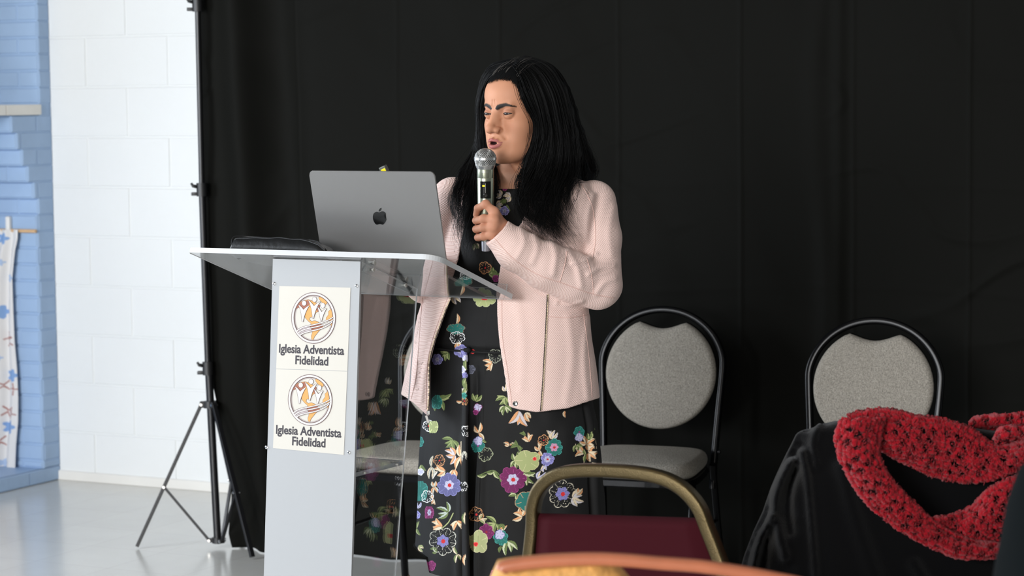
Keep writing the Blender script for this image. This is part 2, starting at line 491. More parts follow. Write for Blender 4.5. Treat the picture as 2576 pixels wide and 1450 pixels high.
# cloth hangs over the rod
pr0 = lw(ur + 0.012, 0, 0)
edge = np.array([[578, 46], [600, 46], [630, 40], [700, 33], [780, 35], [860, 38], [930, 44], [1000, 47], [1060, 47], [1120, 42], [1180, 40]], float)
ny_, nx_ = 420, 150
rows = []; colr = []
for j, py in enumerate(np.linspace(578, 1180, ny_)):
    e = np.interp(py, edge[:, 0], edge[:, 1])
    for i in range(nx_):
        t = i / (nx_ - 1); px = -75 + (e + 75) * t
        p = PP(px, py, pr0, UL)
        fold = 0.010 * math.sin(t * 17 + py * 0.004) * min(1, (py - 570) / 80) + 0.006 * math.sin(t * 29 + 1 + py * 0.007)
        rows.append(p + UL * fold); colr.append((px, py))
colr = np.array(colr); V = np.array(rows)
base = np.tile(lin([226, 224, 222]), (len(V), 1))
def blob(c, x, y, r, col, k=5, am=0.25, ph=0.0):
    dx, dy = colr[:, 0] - x, colr[:, 1] - y; a = np.arctan2(dy, dx); rr = np.hypot(dx, dy)
    c[rr < r * (1 + am * np.cos(k * a + ph))] = lin(col)
for (x, y, r) in ((8, 600, 17), (5, 660, 10), (25, 700, 12), (3, 785, 20), (30, 945, 19), (22, 1075, 20), (-30, 850, 24), (-45, 640, 22), (-40, 1020, 22), (6, 1165, 12), (0, 900, 10)):
    blob(base, x, y, r * 0.72, [132, 166, 212] if r > 14 else [172, 192, 220])
for (x, y) in ((24, 860), (10, 970), (30, 1040), (36, 980), (20, 850), (-20, 930), (-35, 720), (2, 1110), (15, 1035)):
    for q in range(4):
        a = q * 1.7 + x; dx = colr[:, 0] - x - 6 * math.cos(a); dy = colr[:, 1] - y - 9 * math.sin(a)
        u1 = dx * math.cos(a) + dy * math.sin(a) * 1.0; v1 = -dx * math.sin(a) + dy * math.cos(a)
        base[(np.abs(u1) < 7) & (np.abs(v1) < 1.5)] = lin([172, 118, 110])
F = grid_faces(ny_, nx_)
o = mesh_obj('niche_curtain', V, F, MATS['cloth print'], smooth=True); set_col(o, base)
so = o.modifiers.new('solid', 'SOLIDIFY'); so.thickness = 0.002
tag(o, 'white curtain with blue and red-brown flowers hanging in the blue brick niche', 'curtain')

# ================================================================= backdrop stand
mat('black metal', srgb(26, 26, 28), 0.32, metal=0.3, spec=0.6)
mat('black plastic', srgb(22, 22, 23), 0.45)
mat('chrome', srgb(215, 215, 215), 0.15, metal=1.0)
YS = PZ(549, 1378, 0)[1]
base_p = PZ(549, 1378, 0.0)
def SP(px, py): return P(px, py, YS)
stand = thing('backdrop_stand', 'tall black tripod stand holding the left edge of the black backdrop', 'stand', (base_p[0], YS, 0))
pb, pm, pt, pk = SP(548, 1368), SP(527, 925), SP(508, 475), SP(497, 5)
dirp = (pk - pb) / np.linalg.norm(pk - pb)
top = pb + dirp * ((2.72 - pb[2]) / dirp[2])
for (a, b_, r, nm) in ((pb, SP(524, 912), 0.0135, 'lower_pole'), (SP(524, 930), pt, 0.0118, 'middle_pole'), (pt, pk, 0.0100, 'upper_pole'), (pk, top, 0.0085, 'top_pole')):
    bm = bmesh.new(); cyl(bm, a, b_, r, m=24); at_origin(bobj(nm, bm, MATS['black metal'], None, autosmooth=40), stand)
for (x, y) in ((523, 925), (508, 475), (497, 10)):
    c = SP(x, y)
    bm = bmesh.new(); cyl(bm, c - dirp * 0.026, c + dirp * 0.020, 0.019, m=20)
    bbox(bm, c + np.array([-0.024, -0.0, -0.018]), X3, Y3, Z3, 0.026, 0.018, 0.012, 0.002)
    col_ = bobj('collar', bm, MATS['black plastic'], None, autosmooth=40); at_origin(col_, stand)
    bm = bmesh.new()
    tube(bm, [c + [-0.010, -0.006, 0.006], c + [-0.030, -0.008, 0.010], c + [-0.036, -0.008, 0.020]], [0.007, 0.006, 0.004], 10)
    at_origin(bobj('clamp_knob', bm, MATS['black plastic'], None, smooth=True), stand)
hub = SP(528, 1018)
bm = bmesh.new(); cyl(bm, hub - dirp * 0.012, hub + dirp * 0.012, 0.022, m=20)
feet = [PZ(345, 1375, 0.008), PZ(635, 1402, 0.008)]
cen = np.array([hub[0], YS, 0]); v3 = (cen * 2 - (feet[0] + feet[1]) / 2) - cen; v3[2] = 0; v3 /= np.linalg.norm(v3)
feet.append(cen + v3 * np.linalg.norm((feet[0] - cen)[:2]) * 0.8 + ZZ * 0.008)
ring = pb + dirp * 0.012
for k, ft in enumerate(feet):
    d = ft - hub; d[2] = 0; d /= np.linalg.norm(d)
    bbox(bm, hub + d * 0.022, d, np.cross(ZZ, d), ZZ, 0.026, 0.022, 0.022, 0.003)
at_origin(bobj('hub', bm, MATS['black plastic'], None), stand)
bm = bmesh.new(); cyl(bm, ring - dirp * 0.010, ring + dirp * 0.010, 0.020, m=20)
for ft in feet:
    d = ft - hub; d[2] = 0; d /= np.linalg.norm(d)
    bbox(bm, ring + d * 0.022, d, np.cross(ZZ, d), ZZ, 0.026, 0.018, 0.014, 0.002)
at_origin(bobj('brace_ring', bm, MATS['black plastic'], None), stand)
for ft in feet:
    d = ft - hub; d[2] = 0; d /= np.linalg.norm(d); a = hub + d * 0.030
    bm = bmesh.new(); tube(bm, [a, ft], 1.0, section=rect_sec(0.0085, 0.006), up=np.cross(ZZ, d))
    at_origin(bobj('leg', bm, MATS['black metal'], None), stand)
    mid = a + (ft - a) * 0.58
    bm = bmesh.new(); tube(bm, [ring + d * 0.030, mid], 1.0, section=rect_sec(0.0055, 0.004), up=np.cross(ZZ, d))
    at_origin(bobj('brace', bm, MATS['black metal'], None), stand)
    n_ = np.cross(ZZ, d)
    for q in (mid, ring + d * 0.030, a):
        bm = bmesh.new(); cyl(bm, q - n_ * 0.013, q + n_ * 0.013, 0.005, m=10)
        at_origin(bobj('rivet', bm, MATS['chrome'], None, autosmooth=40), stand)
CD = np.array([math.cos(math.radians(24)), -math.sin(math.radians(24)), 0]); CN = np.array([-CD[1] * -1, 0, 0])
CN = np.array([-math.sin(math.radians(24)), -math.cos(math.radians(24)), 0])
bm = bmesh.new(); cyl(bm, top - CD * 0.03, top + CD * 3.6, 0.009, m=14)
at_origin(bobj('crossbar', bm, MATS['black metal'], None, autosmooth=40), stand)

# ================================================================= black backdrop curtain
m = mat('black cloth', srgb(18, 18, 16), 0.6, spec=0.022, bump=0.06, bscale=500)
Q0 = np.array([top[0], YS, 0]) ; Q0 = np.array([base_p[0], YS, 0]) - CN * 0.02
def Qs(px, py): return float(np.dot(PP(px, py, Q0, CN) - Q0, CD))
def Qz(px, py): return float(PP(px, py, Q0, CN)[2])
le = np.array([[0, 499], [300, 505], [600, 513], [900, 523], [960, 534], [1080, 560], [1180, 580], [1250, 586], [1340, 583], [1375, 592], [1395, 612], [1440, 650]], float)
nu, nv = 620, 300
ztop = 2.73
zl = np.array([Qz(x, y) for y, x in le]); sl = np.array([Qs(x, y) for y, x in le])
folds_px = [748, 1001, 1262, 1555, 1866, 2146, 2440, 2740]
sf = np.array([Qs(x, 500) for x in folds_px])
T = np.linspace(0, 1, nu); Zs = np.linspace(0.004, ztop, nv)
# spacing: puts more columns to the left part
S1 = 3.45
V = np.zeros((nu, nv, 3))
for j, z in enumerate(Zs):
    s0 = np.interp(z, zl[::-1], sl[::-1])
    s = s0 + (S1 - s0) * T
    pxs = s
    # fold facets: soft zig-zag between ironed creases
    zz = np.interp(s, [-1.0, -0.1] + list(sf) + [9], [0.0, 0.0, .006, -.006, .007, -.007, .008, -.006, .007, -.007, 0])
    lip = sum(0.0035 * np.exp(-((s - f_) / 0.006) ** 2) for f_ in sf)
    hz = sum(0.0022 * np.exp(-((z - zc - 0.02 * np.sin(s * 3 + zc)) / 0.008) ** 2) * (0.5 + 0.5 * nnoise(s * 3, zc * 7)) for zc in (0.31, 0.62, 0.95, 1.28, 1.62, 1.95))
    big = 0.05 * np.exp(-((s - (0.10 + (2.0 - z) * 0.05)) / 0.06) ** 2) - 0.04 * np.exp(-((s - (0.25 + (2.0 - z) * 0.05)) / 0.08) ** 2)
    ripple = 0.012 * np.exp(-((s - sf[5] + 0.10 + 0.02 * np.sin(z * 5)) / 0.035) ** 2) * np.clip(nnoise(z * 2.2, 3.3) + 0.7, 0, 1) \
        + 0.007 * np.exp(-((s - sf[5] + 0.045) / 0.02) ** 2)
    wr = 0.0045 * nnoise(s * 3.0 + z * 2.2, z * 2.6) + 0.0028 * nnoise(s * 9 + z * 4, z * 5, 3.0)
    rd = 1 - np.abs(nnoise(s * 2.2 + z * 1.6, z * 6.0 - s * 2.0, 7.0)); wr = wr + 0.006 * np.maximum(rd - 0.82, 0) / 0.18 * np.clip(nnoise(s * 2.5, z * 2, 9) + 0.35, 0, 1)
    low = np.clip((0.25 - z) / 0.25, 0, 1) * 0.02 * np.sin(s * 24 + 2 * np.sin(s * 7))
    dd = zz + lip + hz + big + ripple + wr + low
    V[:, j] = Q0 + CD * s[:, None] + CN * dd[:, None] + ZZ * z
o = mesh_obj('backdrop_curtain', V.reshape(-1, 3), grid_faces(nu, nv), m, smooth=True)
so = o.modifiers.new('solid', 'SOLIDIFY'); so.thickness = 0.0015; so.offset = -1
tag(o, 'large black cloth backdrop with ironed fold lines hanging behind the speaker', 'backdrop')
# ================================================================= lectern
AL = math.radians(30)
E1 = np.array([-math.cos(AL), math.sin(AL), 0])     # from the right front corner to the left front corner
E2 = np.array([math.sin(AL), math.cos(AL), 0])      # towards the speaker
m = mat('clear acrylic', (0.97, 0.985, 0.99, 1), 0.0, trans=1.0, ior=1.49)
mat('acrylic edge', srgb(236, 238, 240), 0.25, trans=0.35, ior=1.49, spec=0.8)  # whitish edge colour stands in for light piped through the acrylic
def edge_mat(o, thick, tol=0.35):
    o.data.materials.append(MATS['acrylic edge']); me = o.data
    ar = sorted((p.area for p in me.polygons), reverse=True)
    for p in me.polygons:
        if p.area < ar[1] * 0.9: p.material_index = 1
    return o
mat('nickel', srgb(205, 204, 198), 0.45, metal=0.6)
mat('frosted acrylic', srgb(166, 168, 170), 0.28, spec=0.5)
mat('poster paper', srgb(195, 191, 182), 0.7)
FRC = np.array([-0.168, 5.35, 0]);
ZF = 1.218; SL = 0.342 ; DD = 0.345; WD = 0.70
dz = np.array([0, 0, -1.0])
DS = (E2 + dz * SL); DSn = DS / np.linalg.norm(DS)   # down the slope to the speaker
DN = np.cross(DSn, -E1); DN = DN / np.linalg.norm(DN)
if DN[2] < 0: DN = -DN
FR3 = FRC + ZZ * ZF
LDL = DD * np.linalg.norm(DS)
lect = thing('lectern', 'clear acrylic lectern with frosted front panel and two church emblems on it', 'lectern', tuple(FRC + E1 * 0.35 + E2 * 0.15))
def rr_poly(o, ax, ay, w_, h_, rads, k=8):
    pts = []
    for (cx, cy, a0, r) in ((w_, h_, 0, rads[0]), (0, h_, 90, rads[1]), (0, 0, 180, rads[2]), (w_, 0, 270, rads[3])):
        sx = -1 if cx else 1; sy = -1 if cy else 1
        for i in range(k + 1):
            t = math.radians(a0 + 90 * i / k)
            pts.append(o + ax * (cx + sx * r + r * math.cos(t)) + ay * (cy + sy * r + r * math.sin(t)))
    return pts
bm = bmesh.new()
prism(bm, rr_poly(FR3, E1, DSn, WD, LDL, (0.008, 0.008, 0.035, 0.012)), DN, -0.0125)
bmesh.ops.bevel(bm, geom=[e for e in bm.edges if abs(e.calc_length() - 0.0125) > 1e-3], offset=0.0009, segments=1, affect='EDGES')
edge_mat(at_origin(bobj('desk_top', bm, m), lect), 0.0125)
bm = bmesh.new()
bbox(bm, FR3 + E1 * (WD / 2) + DSn * (LDL - 0.012) + DN * 0.0115, -E1, DSn, DN, WD - 0.03, 0.005, 0.022, 0.0006)
edge_mat(at_origin(bobj('paper_ledge', bm, m), lect), 0.005)
# pedestal
PR = FRC + E1 * 0.222 + E2 * 0.045                  # top right front of the pedestal
nside = E1
def S(px, py): return PP(px, py, PR, nside)          # on the right side plane
tR = S(911, 652); bR = S(888, 1448); rT = S(1057, 645); rB = S(996, 1448)
def along(a, b, z): t = (z - a[2]) / (b[2] - a[2]); return a + (b - a) * t
def slope_z(p): return ZF - SL * float(np.dot(p - FRC, E2)) - 0.0135
fT = along(tR, bR, slope_z(tR)); 
rTop = along(rT, rB, 1.15);
for _ in range(4): rTop = along(rT, rB, slope_z(rTop))
f0 = along(tR, bR, 0.02); r0 = along(rT, rB, 0.02)
PWID = 0.247
fup = (fT - f0) / np.linalg.norm(fT - f0); fn = np.cross(fup, E1); fn /= np.linalg.norm(fn)
if fn[1] > 0: fn = -fn                               # outward, to the audience
bm = bmesh.new()
prism(bm, [fT + fn * 0.001, fT + E1 * PWID + fn * 0.001, f0 + E1 * PWID + fn * 0.001, f0 + fn * 0.001], fn, 0.006)
at_origin(bobj('front_panel', bm, MATS['frosted acrylic']), lect).name = 'front_panel'
for k in (0, 1):
    bm = bmesh.new(); o_ = E1 * (0.0 if k == 0 else PWID - 0.008)
    prism(bm, [fT + o_, rTop + o_, r0 + o_, f0 + o_], E1, 0.008)
    edge_mat(at_origin(bobj('side_panel', bm, m), lect), 0.008)
    # angle bracket that carries the desk, with bolts
    if k == 0:
        c4 = [S(925, 641), S(1041, 684), S(1034, 738), S(914, 683)]
    sh = [q + (E1 * 0.0085 if k == 0 else E1 * (PWID - 0.0135)) for q in c4]
    for q in sh: q[2] = min(q[2], slope_z(q) - 0.001)
    bm = bmesh.new(); prism(bm, sh, E1, 0.005); br = bobj('bracket', bm, m); edge_mat(at_origin(br, lect), 0.005)
    for (x, y) in ((940, 650), (1020, 689), (936, 679), (1017, 718)):
        q = S(x, y) + (E1 * 0.0 if k == 0 else E1 * (PWID - 0.02))
        bm = bmesh.new(); cyl(bm, q - E1 * 0.003, q + E1 * 0.012, 0.0030, m=14); cyl(bm, q - E1 * 0.006, q - E1 * 0.0035, 0.0048, m=16)
        at_origin(bobj('bolt', bm, MATS['nickel'], None, autosmooth=40), lect)
# inner shelf
zsh = S(890, 1203)[2]
a = along(f0, fT, zsh); b_ = along(r0, rTop, zsh)
bm = bmesh.new(); prism(bm, [a + E1 * 0.0085 , b_ + E1 * 0.0085, b_ + E1 * (PWID - 0.0085), a + E1 * (PWID - 0.0085)], ZZ, 0.010)
edge_mat(at_origin(bobj('shelf', bm, m), lect), 0.01)
for t in (0.18, 0.85):
    for k in (0, 1):
        q = a + (b_ - a) * t + ZZ * 0.005 + E1 * (0.0 if k == 0 else PWID - 0.02)
        bm = bmesh.new(); cyl(bm, q - E1 * 0.003, q + E1 * 0.022, 0.0028, m=12)
        at_origin(bobj('bolt', bm, MATS['nickel'], None, autosmooth=40), lect)
bm = bmesh.new(); bbox(bm, (f0 + r0) / 2 + E1 * PWID / 2 + ZZ * -0.012, E1, E2, ZZ, 0.42, 0.34, 0.014, 0.002)
at_origin(bobj('base_plate', bm, m), lect)
def FP(px, py, off=0.0075): return PP(px, py, fT + fn * off, fn)
for (x, y) in ((690, 714), (897, 720), (671, 1126), (878, 1139)):
    q = FP(x, y, 0.007)
    bm = bmesh.new(); lathe(bm, q, fn, [(0, 0.0042), (0.0012, 0.0042), (0.002, 0.003), (0.0022, 0.0005)], 18)
    so_ = bobj('screw', bm, MATS['chrome'], None, autosmooth=40); at_origin(so_, lect)
    bm = bmesh.new()
    for an in (0.5, 2.07): bbox(bm, q + fn * 0.0022, E1 * math.cos(an) + fup * math.sin(an), np.cross(fn, E1 * math.cos(an) + fup * math.sin(an)), fn, 0.005, 0.0010, 0.0006)
    s2 = bobj('screw_slot', bm, MATS['black plastic']); s2.parent = so_; s2.data.transform(Matrix.Translation(-Vector(lect.location)))

# posters: two identical sheets with emblem and lettering
ink = mat('ink dark', srgb(52, 48, 54), 0.7)
inkb = mat('ink brown', srgb(96, 74, 72), 0.7)
mat('ink orange', srgb(205, 152, 86), 0.7); mat('ink rust', srgb(150, 92, 72), 0.7)
mat('ink white', srgb(212, 209, 205), 0.7); mat('ink grey', srgb(176, 166, 168), 0.7); mat('ink halo', srgb(168, 158, 154), 0.7)
def poster(corners, c_em, rw, rh, t1, t2, tw1, tw2):
    """corners TL TR BR BL in pixels; emblem centre; text anchors"""
    TL, TR, BR, BL = (FP(*c) for c in corners)
    bm = bmesh.new(); prism(bm, [TL, TR, BR, BL], fn, 0.0004)
    po = bobj('poster', bm, MATS['poster paper']); at_origin(po, lect)
    o0 = FP(*c_em) ; ex = -E1; ey = fup
    pl = Matrix.Translation(-Vector(lect.location))
    kx = rw / 344.0 ; ky = rh / 402.0
    layer = [0]
    def put(name, polys, mm, lv):
        bm = bmesh.new()
        for pts in polys:
            P3 = [o0 + ex * (x * kx) + ey * (-y * ky) + fn * (0.00045 + lv * 0.00018) for x, y in pts]
            vs = [bm.verts.new(q) for q in P3]
            bm.faces.new(vs)
        bmesh.ops.triangulate(bm, faces=bm.faces)
        o = bobj(name, bm, mm); o.parent = po; o.data.transform(pl); return o
    # coordinates: pixels of an enlarged view, relative to the ring centre (650, 533)
    A = lambda pts: [(x - 650, y - 533) for x, y in pts]
    def ring(ro, ri, sx=1, n=64):
        q = []
        for i in range(n):
            a0, a1 = 2 * math.pi * i / n, 2 * math.pi * (i + 1) / n
            q.append([(ro[0] * math.cos(a0), ro[1] * math.sin(a0)), (ro[0] * math.cos(a1), ro[1] * math.sin(a1)), (ri[0] * math.cos(a1), ri[1] * math.sin(a1)), (ri[0] * math.cos(a0), ri[1] * math.sin(a0))])
        return q
    def offs(pts, d):
        pts = np.array(pts, float); T_ = np.roll(pts, -1, 0) - np.roll(pts, 1, 0); T_ /= np.linalg.norm(T_, axis=1)[:, None] + 1e-9
        n_ = np.stack([T_[:, 1], -T_[:, 0]], 1)
        ar = 0.5 * np.sum(pts[:, 0] * np.roll(pts[:, 1], -1) - np.roll(pts[:, 0], -1) * pts[:, 1])
        if ar < 0: n_ = -n_
        return [tuple(q) for q in pts + n_ * d]
    put('emblem_shadow', ring((352, 410), (280, 338)), MATS['ink halo'], 0)
    cont = [A([(372, 400), (395, 330), (430, 290), (500, 262), (560, 248), (620, 262), (700, 300), (745, 330), (725, 425), (690, 440), (668, 480), (648, 520), (600, 520), (585, 560), (620, 590), (670, 575), (720, 590), (750, 620), (800, 645), (800, 680), (740, 735), (700, 790), (672, 830), (655, 880), (630, 870), (625, 820), (640, 770), (632, 715), (605, 680), (615, 620), (570, 585), (520, 530), (508, 470), (530, 400), (480, 360), (430, 365)]),
            A([(722, 200), (780, 195), (855, 245), (848, 300), (815, 322), (790, 290), (760, 265), (728, 225)]),
            A([(918, 330), (950, 420), (958, 500), (960, 560), (935, 660), (915, 610), (930, 560), (845, 570), (850, 520), (885, 470), (880, 420), (910, 390)])]
    put('emblem_land_outline', [offs(c, 5) for c in cont], inkb, 1)
    put('emblem_land', cont, MATS['ink orange'], 2)
    for shp in [A([(372, 400), (400, 330), (440, 290), (560, 252), (600, 300), (560, 340), (500, 420), (440, 360)]), A([(605, 680), (615, 640), (760, 620), (800, 660), (740, 725), (640, 725)]), A([(690, 300), (745, 330), (725, 425), (700, 430)])]: put('emblem_land_shade', [shp], MATS['ink rust'], 3)
    put('emblem_ring_dark', ring((346, 404), (298, 356)), inkb, 4)
    put('emblem_ring', ring((338, 396), (310, 368)), MATS['ink white'], 5)
    fig = []; dots = []
    for (hx, hy, lx, ly, rx_, ry_, bx, by) in ((500, 305, 412, 335, 582, 340, 482, 602), (660, 240, 565, 255, 755, 265, 645, 545), (792, 328, 712, 355, 852, 372, 772, 578)):
        mx_, my_ = (lx + rx_) / 2 - 3, hy + 105
        def bez(p0, p1, p2, n=8): return [((1 - t) ** 2 * p0[0] + 2 * t * (1 - t) * p1[0] + t * t * p2[0], (1 - t) ** 2 * p0[1] + 2 * t * (1 - t) * p1[1] + t * t * p2[1]) for t in np.linspace(0, 1, n)]
        q = bez((lx, ly), (mx_ - 45, my_ - 60), (mx_, my_)) + bez((mx_, my_), (mx_ + 45, my_ - 55), (rx_, ry_))[1:]
        q += bez((rx_, ry_), (mx_ + 25, my_ + 20), (bx + 6, by))[1:] + bez((bx - 6, by), (mx_ - 30, my_ + 20), (lx, ly))[:-1]
        fig.append(A(q)); dots.append([(hx - 650 + 33 * math.cos(t), hy - 533 + 39 * math.sin(t)) for t in np.linspace(0, 2 * math.pi, 28)[:-1]])
    put('emblem_figure_outline', [offs(q, 6) for q in fig] + [[(x * 1.0 + 0, y) for x, y in offs(d, 5)] for d in dots], inkb, 5.5)
    put('emblem_figure', fig + dots, MATS['ink white'], 6.5)
    bands = []; bo = []
    def strip(p, wd):
        p = np.array(p, float); T_ = np.gradient(p, axis=0); T_ /= np.linalg.norm(T_, axis=1)[:, None]; n_ = np.stack([-T_[:, 1], T_[:, 0]], 1)
        tt = np.linspace(0, 1, len(p)); ww = wd * (1 - 0.3 * tt)[:, None]
        a, b2 = p + n_ * ww, p - n_ * ww
        return [[tuple(a[i]), tuple(a[i + 1]), tuple(b2[i + 1]), tuple(b2[i])] for i in range(len(p) - 1)]
    sh_ = [A([(395, 765), (470, 700), (600, 655), (610, 700), (640, 730), (520, 770), (440, 815)]) ]
    put('emblem_band_shade', sh_, MATS['ink grey'], 7)
    for (p0, p1, p2, p3) in (((400, 755), (490, 640), (760, 660), (962, 505)), ((420, 785), (520, 670), (790, 700), (962, 545)), ((455, 812), (560, 720), (810, 745), (950, 575))):
        t = np.linspace(0, 1, 26)[:, None]; p0, p1, p2, p3 = map(np.array, (p0, p1, p2, p3))
        c = (1 - t) ** 3 * p0 + 3 * t * (1 - t) ** 2 * p1 + 3 * t * t * (1 - t) * p2 + t ** 3 * p3 - [650, 533]
        bo += strip(c, 15); bands += strip(c, 8.5)
    put('emblem_band_outline', bo, inkb, 8)
    put('emblem_band', bands, MATS['ink white'], 9)
    # lettering
    for txt, (pa, pb_), hpx in ((('Iglesia Adventista'), t1, 0), (('Fidelidad'), t2, 0)):
        a3, b3 = FP(*pa), FP(*pb_)
        cu = bpy.data.curves.new('txt', 'FONT'); cu.body = txt; cu.size = 1; cu.offset = 0.027; cu.extrude = 0.001; cu.space_character = 0.98
        cu.resolution_u = 4
        to = bpy.data.objects.new('txt', cu); C.objects.link(to)
        bpy.context.view_layer.update()
        me = bpy.data.meshes.new_from_object(to.evaluated_get(bpy.context.evaluated_depsgraph_get()))
        bpy.data.objects.remove(to)
        vs = np.array([v.co[:] for v in me.vertices]); x0, x1 = vs[:, 0].min(), vs[:, 0].max()
        wd = np.linalg.norm(b3 - a3); k = wd / (x1 - x0); dirx = (b3 - a3) / wd
        kk = 0.0283 
        W3 = a3 + (vs[:, :1] - x0) * k * dirx + vs[:, 1:2] * kk * fup + (vs[:, 2:3] * 0.03 + 0.0006) * fn
        me.vertices.foreach_set('co', W3.ravel()); me.update()
        o = bpy.data.objects.new('lettering', me); C.objects.link(o); me.materials.clear(); me.materials.append(ink)
        o.parent = po; me.transform(pl)
poster(((703, 720), (882, 724), (874, 934), (695, 928)), (789, 800.5), 0.0622, 0.0592, ((702, 887), (866, 893)), ((743, 916), (826, 920)), 0, 0)
poster(((695, 929), (874, 935), (865, 1145), (687, 1128)), (780.5, 1007), 0.0622, 0.0592, ((694.5, 1091), (859, 1101)), ((735, 1120), (819, 1126)), 0, 0)

# ================================================================= laptop
mat('space grey', srgb(136, 134, 132), 0.38, metal=0.75)
mat('glossy black', srgb(12, 12, 13), 0.12, spec=0.6)
mat('key black', srgb(20, 20, 21), 0.5); mat('screen glow', srgb(20, 24, 30), 0.1, emit=(0.6, 0.7, 0.8, 1), estr=0.25)
WL, HLd = 0.349, 0.238
best = None
for dd_ in np.linspace(0.03, 0.22, 39):
    for t in np.linspace(-0.1, 0.5, 61):
        up_ = ZZ * math.cos(t) - E2 * math.sin(t)
        s1 = 0.5
        for _ in range(4):
            hl = FR3 + DSn * dd_ + E1 * s1 + DN * 0.008; x, y = proj(hl + up_ * HLd); s1 += (x - 779) / 1050 / math.cos(AL)
        x2, y2 = proj(hl); xx = x + (x2 - x) * (618 - y) / (y2 - y)
        e_ = abs(y - 429) + abs(xx - 808)
        if best is None or e_ < best[0]: best = (e_, dd_, t, s1)
_, dd_, tl, s1 = best
hl = FR3 + DSn * dd_ + E1 * s1 + DN * 0.008
lup = ZZ * math.cos(tl) - E2 * math.sin(tl); ln = np.cross(lup, -E1); ln = -ln if ln[1] > 0 else ln
print('LAPTOP', best, proj(hl), proj(hl - E1 * WL), proj(hl - E1 * WL + lup * HLd))
lap = thing('laptop', 'open grey laptop with dark fruit logo standing on the clear lectern', 'laptop', tuple(hl - E1 * WL / 2))
bm = bmesh.new(); prism(bm, rr_poly(hl, -E1, lup, WL, HLd, (0.012, 0.012, 0.006, 0.006)), ln, 0.0045)
bmesh.ops.bevel(bm, geom=[e for e in bm.edges if abs(e.calc_length() - 0.0045) > 2e-3 or True], offset=0.0007, segments=2, affect='EDGES')
lid = at_origin(bobj('lid', bm, MATS['space grey'], None, autosmooth=35), lap)
bm = bmesh.new(); prism(bm, rr_poly(hl - E1 * 0.008 + lup * 0.012 - ln * 0.0004, -E1, lup, WL - 0.016, HLd - 0.022, (0.004,) * 4), ln, 0.0003)
at_origin(bobj('screen', bm, MATS['screen glow']), lap)
bm = bmesh.new(); hb = hl - DN * 0.006
prism(bm, rr_poly(hb - DN * 0.0015, -E1, DSn, WL, 0.24, (0.012, 0.012, 0.004, 0.004)), DN, 0.0065 + 0.0)
at_origin(bobj('base', bm, MATS['space grey']), lap)
bm = bmesh.new()
for r in range(6):
    for k in range(14): bbox(bm, hb - E1 * (0.042 + k * 0.0204) + DSn * (0.03 + r * 0.019) + DN * 0.0053, -E1, DSn, DN, 0.0165, 0.0155, 0.0012)
at_origin(bobj('keyboard', bm, MATS['key black']), lap)
bm = bmesh.new(); bbox(bm, hb - E1 * (WL / 2) + DSn * 0.19 + DN * 0.0053, -E1, DSn, DN, 0.12, 0.078, 0.0008); at_origin(bobj('trackpad', bm, MATS['space grey']), lap)
# fruit logo with bite and leaf
def lg(px, py): return PP(px, py, hl + ln * 0.0050, ln)
L0 = (1483, 447); kz = 860 / 2576.0
def L(x, y): return lg(460 + x * kz, 400 + y * kz)
apple = [(1483, 402), (1498, 396), (1512, 397), (1523, 404), (1527, 409), (1518, 418), (1514, 430), (1517, 444), (1525, 453), (1533, 458), (1528, 472), (1518, 487), (1507, 496), (1496, 494), (1484, 491), (1472, 494), (1460, 496), (1448, 487), (1438, 470), (1432, 450), (1432, 428), (1438, 412), (1450, 402), (1463, 399), (1474, 402)]
leaf = [(1476, 398), (1477, 385), (1484, 375), (1495, 369), (1495, 381), (1489, 391)]
bm = bmesh.new()
for pl_ in (apple, leaf):
    c = catmull([L(*q) for q in pl_], 4, closed=True); vs = [bm.verts.new(q) for q in c]; bm.faces.new(vs)
bmesh.ops.triangulate(bm, faces=bm.faces)
lo_ = bobj('logo', bm, MATS['glossy black']); at_origin(lo_, lap)

# small clip-like device peeking over the laptop lid
mat('yellow plastic', srgb(226, 206, 20), 0.4); mat('grey plastic', srgb(80, 82, 78), 0.45)
Yd = hl[1] - 0.0
pdv = PP(963, 424, hl - ln * 0.006 - 0, ln)
dv = thing('clip_device', 'small dark clip with a yellow face peeking over the laptop lid', 'clip', tuple(pdv))
ax_ = -E1 * math.cos(0.36) + lup * math.sin(0.36); ay_ = -E1 * -math.sin(0.36) + lup * math.cos(0.36)
bm = bmesh.new(); bbox(bm, pdv + ay_ * -0.004 - ln * 0.003, ax_, ay_, ln, 0.0185, 0.018, 0.012, 0.002); at_origin(bobj('body', bm, MATS['grey plastic']), dv)
bm = bmesh.new(); bbox(bm, pdv + ay_ * -0.0062 + ln * 0.0032 + ax_ * 0.0018, ax_, ay_, ln, 0.0128, 0.0105, 0.0012, 0.0003); at_origin(bobj('face_plate', bm, MATS['yellow plastic']), dv)
bm = bmesh.new(); bbox(bm, pdv + ay_ * -0.012 + ln * 0.0032 - ax_ * 0.0085, ay_, ax_, ln, 0.018, 0.003, 0.002, 0.0004); at_origin(bobj('edge_strip', bm, MATS['chrome']), dv)

